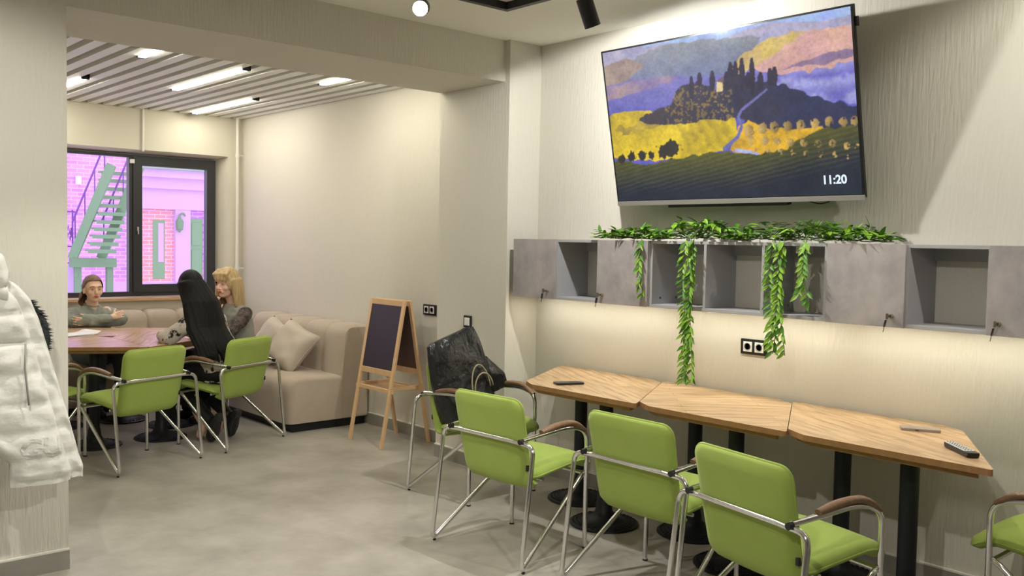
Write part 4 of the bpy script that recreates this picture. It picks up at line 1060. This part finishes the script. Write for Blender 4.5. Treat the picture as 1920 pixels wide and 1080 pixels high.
fe = empty('iron_railing', (7.0, 27.0, -.9), 0, 'dark ornamental iron railing left of the staircase outside', 'railing')
for k in range(5):
    bm = bmesh.new(); tube(bm, [(.0+.22*k, 0, 1.6), (.0+.22*k, 0, 3.1)], .022, 6); finish('upright', bm, 'iron_violet', fe)
for k in range(4):
    bm = bmesh.new(); pts = [Vector((.11+.22*k+.09*math.cos(a), 0, 2.35+.22*(j % 2)+.1*math.sin(a))) for j, a in enumerate([2*PI*q/12 for q in range(13)])]; tube(bm, pts, .018, 5); finish('scroll', bm, 'iron_violet', fe)
for z in (1.65, 2.1, 3.05):
    bm = bmesh.new(); tube(bm, [(-.05, 0, z), (.95, 0, z)], .022, 6); finish('rail', bm, 'iron_violet', fe)
bm = bmesh.new(); bx(bm, -.05, .95, -.1, .1, 0, 1.6); finish('low_wall', bm, 'stone_lilac', fe)

#PART3
# ------------------------------------------------------------------ people
mat('skin', lin(230, 192, 168), .5, spec=.35)
mat('skin_pale', lin(228, 188, 168), .5, spec=.35)
mat('lips', lin(176, 84, 78), .4)
mat('eye_white', (.48, .46, .44), .4)
mat('iris_dark', (.03, .022, .018), .2)
mat('hair_brown', lin(104, 78, 60), .55, noise=((40, 40, 6), .25, lin(134, 102, 78)), bump=((160, 160, 12), .5, .004))
mat('hair_blonde', lin(206, 184, 138), .5, noise=((60, 60, 5), .22, lin(156, 126, 88)), bump=((170, 170, 10), .5, .004))
mat('hair_black', (.008, .0075, .0075), .58, spec=.2, bump=((170, 170, 8), .5, .004))
mat('knit_grey', lin(142, 146, 138), .9, spec=.1, sheen=.15, bump=((18, 18, 14), .5, .015))
mat('jeans_grey', lin(92, 98, 104), .85, spec=.1, bump=((16, 16, 16), .6, .015))
mat('vest_grey', lin(150, 150, 142), .9, spec=.1, sheen=.1, bump=((20, 20, 14), .5, .012))
mat('lace_black', (.022, .020, .020), .7, noise=((34, 34, 34), .05, (.11, .075, .06)))
mat('black_cloth', (.011, .011, .012), .8, spec=.2, bump=((14, 14, 14), .5, .015))
mat('print_cloth', (.02, .02, .022, 1), .85, spec=.15, noise=((20, 20, 20), .04, lin(190, 180, 170)), bump=((15, 15, 15), .5, .012))
_cr = [n for n in MATS['print_cloth'].node_tree.nodes if n.type == 'VALTORGB'][0].color_ramp.elements; _cr[0].position = .40; _cr[1].position = .46
mat('boot_black', (.012, .012, .013), .45, spec=.4)
mat('sole_dark', (.026, .027, .028), .6, bump=((90, 90, 90), .4, .003))

def cap(bm, p0, r0, p1, r1, seg=14):
    """tapered capsule"""
    p0, p1 = Vector(p0), Vector(p1); d = p1-p0; L_ = d.length
    if L_ < 1e-6: return
    u, w = frame_at(d); d = d/L_; rings = []
    pr = [(-r0*math.cos(a), r0*math.sin(a)) for a in (.0, .5, 1.0, PI/2)]+[(L_-r1*math.cos(a), r1*math.sin(a)) for a in (PI/2, PI-1.0, PI-.5, PI)]
    for h, r in pr: rings.append([bm.verts.new(p0+d*h+(u*math.cos(2*PI*k/seg)+w*math.sin(2*PI*k/seg))*max(r, 1e-4)) for k in range(seg)])
    for a, b in zip(rings[:-1], rings[1:]):
        for k in range(seg): bm.faces.new((a[k], a[(k+1) % seg], b[(k+1) % seg], b[k]))
    bm.faces.new(rings[0][::-1]); bm.faces.new(rings[-1])
def chain(bm, pts, rad):
    for i in range(len(pts)-1): cap(bm, pts[i], rad[i], pts[i+1], rad[i+1])
def ell(bm, c, r, M=None, seg=18, rin=12):
    c = Vector(c); vs = []
    r0 = bmesh.ops.create_uvsphere(bm, u_segments=seg, v_segments=rin, radius=1)['verts']
    for v in r0:
        v.co = Vector((v.co.x*r[0], v.co.y*r[1], v.co.z*r[2]))+c
        if M is not None: v.co = M @ v.co
def loft(bm, secs, seg=24):
    """sections (centre, half width, half depth)"""
    rings = []
    for c, w, d in secs: rings.append([bm.verts.new(Vector(c)+Vector((w*math.cos(2*PI*k/seg), d*math.sin(2*PI*k/seg), 0))) for k in range(seg)])
    for a, b in zip(rings[:-1], rings[1:]):
        for k in range(seg): bm.faces.new((a[k], a[(k+1) % seg], b[(k+1) % seg], b[k]))
    bm.faces.new(rings[0][::-1]); bm.faces.new(rings[-1])
def fuse(name, bm, vox, m, parent, smooth=4, wob=0.0, wsc=9.0, cut=None):
    """union the pieces into one continuous skin"""
    bmesh.ops.recalc_face_normals(bm, faces=bm.faces)
    me = bpy.data.meshes.new('tmp'); bm.to_mesh(me); bm.free(); t = bpy.data.objects.new('tmp', me); COL.objects.link(t)
    r = t.modifiers.new('r', 'REMESH'); r.mode = 'VOXEL'; r.voxel_size = vox
    s = t.modifiers.new('s', 'SMOOTH'); s.iterations = smooth; s.factor = .5
    dg = bpy.context.evaluated_depsgraph_get(); out = bpy.data.meshes.new_from_object(t.evaluated_get(dg)); bpy.data.objects.remove(t); out.name = name
    if wob:
        nv = len(out.vertices); co = np.empty(nv*3); out.vertices.foreach_get('co', co); nn = np.array([c.vector for c in out.vertex_normals]); co = co.reshape(-1, 3)
        h = np.array([mnoise.noise(Vector(c)*wsc)+.4*mnoise.noise(Vector(c)*wsc*2.7) for c in co])*wob
        out.vertices.foreach_set('co', (co+nn*h[:, None]).ravel()); out.update()
    if cut:
        b2 = bmesh.new(); b2.from_mesh(out); bmesh.ops.delete(b2, geom=[v for v in b2.verts if cut(v.co)], context='VERTS'); b2.to_mesh(out); b2.free()
    out.materials.clear(); out.materials.append(MATS[m]); out.polygons.foreach_set('use_smooth', [True]*len(out.polygons))
    o = bpy.data.objects.new(name, out); COL.objects.link(o); o.parent = parent
    return o
def head_pieces(bm, M):
    E = lambda c, r: ell(bm, c, r, M)
    E((0, -.012, .022), (.073, .093, .094)); E((0, .020, -.030), (.056, .066, .076)); E((0, .056, -.083), (.026, .022, .020)); E((0, .030, -.070), (.046, .045, .035))
    for s in (-1, 1): E((s*.034, .056, -.022), (.024, .026, .026)); E((s*.074, -.004, -.008), (.010, .018, .030))
    E((0, .072, .032), (.052, .018, .016)); E((0, .080, -.052), (.024, .012, .016))
    cap(bm, M @ Vector((0, .086, .012)), .008, M @ Vector((0, .103, -.022)), .011); E((0, .092, -.028), (.017, .012, .008))
def face_parts(parent, M, closed=False):
    for s in (-1, 1):
        bm = bmesh.new(); ell(bm, (s*.030, .0795, .008), (.0125, .006, .0042), M, 12, 8); ey = finish('eye', bm, 'eye_white', parent, True)
        bm = bmesh.new(); ell(bm, (s*.030, .0842, .008), (.0052, .0030, .0040), M, 10, 6); finish('iris', bm, 'iris_dark', ey, True)
        bm = bmesh.new(); pts = [M @ Vector((s*(.014+.034*t), .089-.012*t*t, .030+.006*math.sin(PI*t))) for t in (0, .25, .5, .75, 1)]; tube(bm, pts, [.0025, .0035, .0035, .003, .0015], 6); finish('eyebrow', bm, 'hair_brown', parent, True)
    bm = bmesh.new(); ell(bm, (0, .0895, -.049), (.021, .0055, .0045), M, 12, 8); ell(bm, (0, .0885, -.0565), (.018, .0055, .0050), M, 12, 8)
    fuse('mouth', bm, .0016, 'lips', parent, 2)
def hand(bm, wrist, d, pn, sgn, curl=.35, L_=.165, spread=.12):
    """palm and five fingers. d: direction of fingers, pn: palm normal, sgn: +1 right hand"""
    w = Vector(wrist); d = Vector(d).normalized(); pn = Vector(pn); pn = (pn-d*pn.dot(d)).normalized(); x = d.cross(pn)*sgn
    k = L_/.18
    for q in (-.024, -.008, .008, .024): cap(bm, w+x*q*k*.7, .016*k, w+d*.075*k+x*q*1.25*k, .0125*k, 10)
    for i, (ox, ln, rr) in enumerate(((-.031, .060, .0072), (-.010, .073, .0082), (.011, .078, .0085), (.031, .070, .0082))):
        p = w+d*.078*k+x*ox*k; dirn = (d+x*(ox*spread*30)*.35).normalized(); c = curl
        for j, f in enumerate((.45, .32, .25)):
            c2 = c*(j+.6); dd = (dirn*math.cos(c2)+pn*math.sin(c2)).normalized(); q = p+dd*ln*f*k; cap(bm, p, rr*k*(1-.08*j), q, rr*k*(.94-.08*j), 8); p = q
    p = w+d*.018*k+x*.026*k; q = p+(d*.55+x*.75+pn*.3).normalized()*.042*k; cap(bm, p, .0125*k, q, .0105*k, 8); cap(bm, q, .0102*k, q+(d*.85+x*.25+pn*.35).normalized()*.032*k, .0085*k, 8)
def headM(c, rz=0, rxx=0, ry=0): return Matrix.Translation(c) @ Matrix.Rotation(rz, 4, 'Z') @ Matrix.Rotation(rxx, 4, 'X') @ Matrix.Rotation(ry, 4, 'Y')
def hair_shell(bm, M, grow=.012, front=.052):
    """skull cap without the face side"""
    b2 = bmesh.new(); ell(b2, (0, -.014, .026), (.073+grow, .093+grow, .096+grow), None, 28, 20); ell(b2, (0, -.035, -.02), (.070+grow, .070+grow, .075+grow), None, 24, 16)
    bm_tmp = [v.co.copy() for v in b2.verts]; vm = {v: bm.verts.new(M @ v.co) for v in b2.verts}
    for f in b2.faces: bm.faces.new([vm[v] for v in f.verts])
    b2.free()
def face_cut(M, hair_z=.052, side=.058):
    Mi = M.inverted()
    def f(co):
        p = Mi @ co
        return p.y > .030 + .55*max(0, p.z-.02) and p.z < hair_z and abs(p.x) < side
    return f

# woman in the grey jumper, arms folded on the far table
p1 = empty('person', (2.60, 8.43, 0), PI+.10, 'woman in a grey jumper with pulled-back brown hair, arms folded at the far table', 'person', 'people at the far table')
bm = bmesh.new(); hm = headM((.005, .075, 1.058), -.10, -.03)
head_pieces(bm, hm)
chain(bm, [(0, .02, .86), (.0, .045, .93), (0, .06, .99)], [.060, .048, .046])
loft(bm, [((0, 0, .44), .14, .10), ((0, 0, .56), .14, .095), ((0, .0, .70), .13, .09), ((0, .01, .82), .14, .085), ((0, .015, .88), .09, .06)])
for s in (-1, 1):
    chain(bm, [(s*.14, .01, .86), (s*.215, .10, .80)], [.045, .036]); chain(bm, [(s*.08, .0, .50), (s*.10, .38, .50), (s*.10, .40, .10)], [.07, .055, .04]); cap(bm, (s*.10, .39, .06), .035, (s*.11, .50, .035), .03)
chain(bm, [(.215, .10, .80), (-.04, .235, .815), (-.10, .235, .83)], [.036, .030, .025]); hand(bm, (-.10, .235, .83), (-.92, -.18, .22), (0, -.8, -.1), 1, .30, .150)
chain(bm, [(-.215, .10, .80), (.06, .20, .785), (.10, .195, .79)], [.036, .030, .025]); hand(bm, (.10, .195, .79), (.9, .0, .12), (0, -.8, .1), -1, .5)
fuse('body', bm, .0052, 'skin', p1, 3)
face_parts(p1, hm)
bm = bmesh.new()
loft(bm, [((0, 0, .42), .165, .125), ((0, 0, .52), .17, .125), ((0, .0, .66), .165, .115), ((0, .005, .76), .170, .112), ((0, .01, .84), .165, .10), ((0, .015, .885), .115, .075), ((0, .025, .925), .062, .056)])
for s in (-1, 1): chain(bm, [(s*.135, .01, .845), (s*.18, .03, .835), (s*.225, .10, .795)], [.062, .064, .058])
chain(bm, [(.225, .10, .795), (.12, .18, .805), (-.055, .235, .815)], [.056, .050, .040]); chain(bm, [(-.225, .10, .795), (-.10, .165, .79), (.075, .205, .785)], [.056, .050, .040])
sw = fuse('jumper', bm, .008, 'knit_grey', p1, 4, .010, 13)
bm = bmesh.new(); tube(bm, [Vector((.058*math.cos(a), .032+.050*math.sin(a), .925-.012*math.sin(a))) for a in [2*PI*k/20 for k in range(21)]], .009, 8, False); finish('neckband', bm, 'knit_grey', sw, True)
bm = bmesh.new()
for s in (-1, 1): chain(bm, [(s*.07, .0, .50), (s*.10, .38, .515), (s*.11, .40, .12)], [.10, .075, .055])
ell(bm, (0, -.01, .48), (.16, .12, .09)); fuse('jeans', bm, .009, 'jeans_grey', p1, 4, .008, 12)
for s in (-1, 1):
    bm = bmesh.new(); cap(bm, (s*.10, .37, .05), .045, (s*.115, .50, .04), .038); ell(bm, (s*.10, .38, .10), (.046, .05, .05)); fuse('shoe', bm, .006, 'boot_black', p1, 3)
bm = bmesh.new(); hair_shell(bm, hm, .010)
for k in range(7): cap(bm, hm @ Vector((-.02+.012*k, -.085, .03)), .018, hm @ Vector((.01+.006*k, -.105, -.02)), .016)
chain(bm, [hm @ Vector(q) for q in ((.02, -.095, .0), (.055, -.09, -.06), (.075, -.06, -.115), (.07, -.05, -.15))], [.03, .032, .028, .010])
mi1 = hm.inverted()
def cut1(co):
    q = mi1 @ co
    return (q.y > .012+.75*max(0, q.z-.03) and q.z < .085 and q.y > -.02) or (q.z < -.02 and q.y > -.055 and abs(q.x) < .1)
fuse('hair', bm, .005, 'hair_brown', p1, 3, .002, 40, cut1)

# long-haired woman seen from behind, on the green chair
p2 = empty('person', (3.008, 6.572, 0), math.radians(24.5), 'woman with waist-long black hair and a printed jacket, seen from behind', 'person', 'people at the far table')
bm = bmesh.new(); hm = headM((-.115, .255, 1.150), -.30, -.15)
head_pieces(bm, hm)
chain(bm, [(-.07, .17, .95), (-.09, .21, 1.01), (-.105, .24, 1.08)], [.060, .048, .046])
loft(bm, [((0, .03, .46), .15, .11), ((-.01, .05, .60), .14, .10), ((-.03, .10, .76), .135, .095), ((-.06, .15, .90), .14, .085), ((-.07, .17, .96), .08, .06)])
chain(bm, [(-.20, .16, .92), (-.30, .29, .775), (-.17, .46, .785)], [.045, .036, .028]); hand(bm, (-.17, .46, .785), (.7, .65, 0), (0, 0, -1), -1, .25)
chain(bm, [(.08, .16, .92), (.17, .24, .77), (.04, .42, .785)], [.045, .036, .028]); hand(bm, (.04, .42, .785), (-.7, .65, 0), (0, 0, -1), 1, .25)
for s in (-1, 1): chain(bm, [(s*.09, .04, .51), (s*.10, .37, .50), (s*.10, .15, .16)], [.075, .056, .038]); cap(bm, (s*.10, .12, .14), .032, (s*.10, .17, .05), .03)
fuse('body', bm, .0058, 'skin', p2, 3); face_parts(p2, hm)
bm = bmesh.new()
loft(bm, [((0, .03, .455), .185, .13), ((0, .04, .56), .18, .125), ((-.02, .07, .68), .175, .12), ((-.04, .11, .80), .175, .115), ((-.06, .15, .90), .165, .10), ((-.07, .17, .95), .11, .075), ((-.08, .19, .99), .062, .056)])
chain(bm, [(-.19, .155, .91), (-.245, .20, .86), (-.305, .29, .785), (-.20, .44, .785)], [.062, .064, .060, .046]); chain(bm, [(.07, .155, .91), (.13, .19, .86), (.18, .245, .79), (.06, .40, .788)], [.062, .062, .058, .046])
fuse('jacket', bm, .008, 'print_cloth', p2, 4, .010, 12)
bm = bmesh.new(); ell(bm, (0, .03, .50), (.195, .15, .085))
for s in (-1, 1): chain(bm, [(s*.08, .04, .515), (s*.10, .37, .515), (s*.10, .26, .30)], [.105, .085, .06])
fuse('skirt', bm, .009, 'black_cloth', p2, 4, .008, 12)
for s in (-1, 1):
    a = Vector((s*.10-.01, .02, .20)); bm = bmesh.new(); chain(bm, [(s*.10, .24, .29), (s*.10, .08, .17)], [.056, .046]); cap(bm, (s*.10-.005, .02, .165), .042, (s*.10-.005, .055, .05), .044)
    bo = fuse('boot', bm, .006, 'boot_black', p2, 3)
    bm = bmesh.new(); d = Vector((0, .30, -1)).normalized(); x = Vector((1, 0, 0)); n = x.cross(d); M = Matrix((x, d, n)).transposed().to_4x4(); M.translation = (s*.10-.005, -.018, .225)
    prism(bm, round_poly([(-.034, 0), (.034, 0), (.036, .08), (.044, .15), (.026, .212), (-.026, .212), (-.044, .15), (-.036, .08)], .012), -.012, .012); bm.transform(M); so = finish('sole', bm, 'sole_dark', bo)
    bm = bmesh.new(); prism(bm, round_poly([(-.034, .0), (.034, 0), (.034, .06), (-.034, .06)], .008), .010, .022) if False else prism(bm, round_poly([(-.034, .0), (.034, 0), (.034, .06), (-.034, .06)], .008), -.022, -.010); bm.transform(M); finish('heel', bm, 'sole_dark', so)
bm = bmesh.new(); hair_shell(bm, hm, .014)
hr = random.Random(4)
for k in range(60):
    u = -1+2*k/59; an = u*1.75
    top = hm @ Vector((.083*math.sin(an), -.015-.088*math.cos(an), .03-.02*hr.random()))
    mid = Vector((-.075+.185*u, .050+.09*u*u-.02*hr.random(), .86)); low = Vector((-.035+.225*u+.02*hr.random(), -.075+.10*u*u-.015*hr.random(), .565+.05*(u < -.3)+.05*hr.random())); 
    sh = top.lerp(mid, .5)+Vector((.012*u, -.022, .03))
    pts = [top, sh, mid, mid.lerp(low, .5)+Vector((0, -.012, 0)), low]
    chain(bm, pts, [.022, .021, .019, .016, .007])
fuse('hair', bm, .0055, 'hair_black', p2, 2, 0, 9, face_cut(hm, .05, .06))

# blonde woman in a grey waistcoat on the sofa
p3 = empty('person', (3.525, 7.48, 0), PI/2+.12, 'blonde woman in a grey waistcoat with black lace sleeves, hand at her chin', 'person', 'people at the far table')
bm = bmesh.new(); hm = headM((.0, .115, 1.135), .32, -.08) @ Matrix.Scale(1.07, 4)
head_pieces(bm, hm)
chain(bm, [(0, .04, .93), (0, .06, .99), (0, .09, 1.06)], [.060, .050, .047])
loft(bm, [((0, .0, .45), .15, .10), ((0, .0, .60), .145, .10), ((0, .01, .76), .14, .095), ((0, .03, .90), .145, .085), ((0, .04, .95), .085, .06)])
chain(bm, [(-.165, .04, .89), (-.21, .20, .745), (-.065, .265, .90)], [.046, .040, .029]); hand(bm, (-.065, .265, .90), (.18, -.10, 1), (.3, -1, 0), -1, .30)
chain(bm, [(.165, .04, .89), (.20, .24, .77), (.03, .42, .785)], [.046, .040, .029]); hand(bm, (.03, .42, .785), (-.8, .5, 0), (0, 0, -1), 1, .25)
for s in (-1, 1): chain(bm, [(s*.09, .0, .51), (s*.11, .38, .50), (s*.11, .40, .12)], [.075, .056, .04]); cap(bm, (s*.11, .38, .06), .035, (s*.12, .49, .035), .03)
fuse('body', bm, .0052, 'skin_pale', p3, 3); face_parts(p3, hm)
for s in (-1, 1):
    bm = bmesh.new(); e1 = (s*.205, .205, .748) if s < 0 else (.20, .24, .77); w1 = (-.085, .255, .875) if s < 0 else (.06, .40, .785); chain(bm, [(s*.155, .035, .89), (s*.185, .08, .855), e1, w1], [.060, .060, .052, .036])
    fuse('lace_sleeve', bm, .007, 'lace_black', p3, 3, .004, 20)
bm = bmesh.new(); loft(bm, [((0, .0, .44), .195, .125), ((0, .0, .54), .19, .12), ((0, .0, .66), .18, .118), ((0, .01, .78), .178, .118), ((0, .025, .87), .17, .108), ((0, .035, .93), .135, .08), ((0, .045, .965), .085, .064)])
fuse('waistcoat', bm, .008, 'vest_grey', p3, 4, .010, 11)
bm = bmesh.new(); ell(bm, (0, .0, .49), (.18, .12, .09))
for s in (-1, 1): chain(bm, [(s*.08, .0, .515), (s*.11, .38, .515), (s*.115, .40, .12)], [.105, .08, .06])
fuse('trousers', bm, .009, 'black_cloth', p3, 4, .008, 12)
for s in (-1, 1):
    bm = bmesh.new(); cap(bm, (s*.11, .36, .05), .045, (s*.125, .49, .04), .038); ell(bm, (s*.11, .38, .10), (.046, .05, .05)); fuse('shoe', bm, .006, 'boot_black', p3, 3)
bm = bmesh.new(); hair_shell(bm, hm, .016); hr = random.Random(9)
for k in range(40):
    u = -1+2*k/39; an = u*2.05; c, s = math.cos(an), math.sin(an); top = Vector((.086*s, -.02-.096*c, .03)); mid = Vector((.093*s, -.03-.098*c, -.06)); low = Vector((.096*s*(1+.1*hr.random()), -.035-.10*c, -.175-.03*hr.random()+.01*abs(u)))
    chain(bm, [hm @ q for q in (top, mid, low)], [.020, .020, .010])
for k in range(13):
    u = -1+2*k/12; chain(bm, [hm @ q for q in (Vector((.05*u, .03, .115)), Vector((.060*u, .078, .085)), Vector((.064*u, .092-.030*u*u, .046)))], [.014, .013, .006])
o = fuse('hair', bm, .005, 'hair_blonde', p3, 2, 0, 9, (lambda Mi: (lambda co: (Mi @ co).y > .058 and (Mi @ co).z < .028 and abs((Mi @ co).x) < .056))(hm.inverted()))
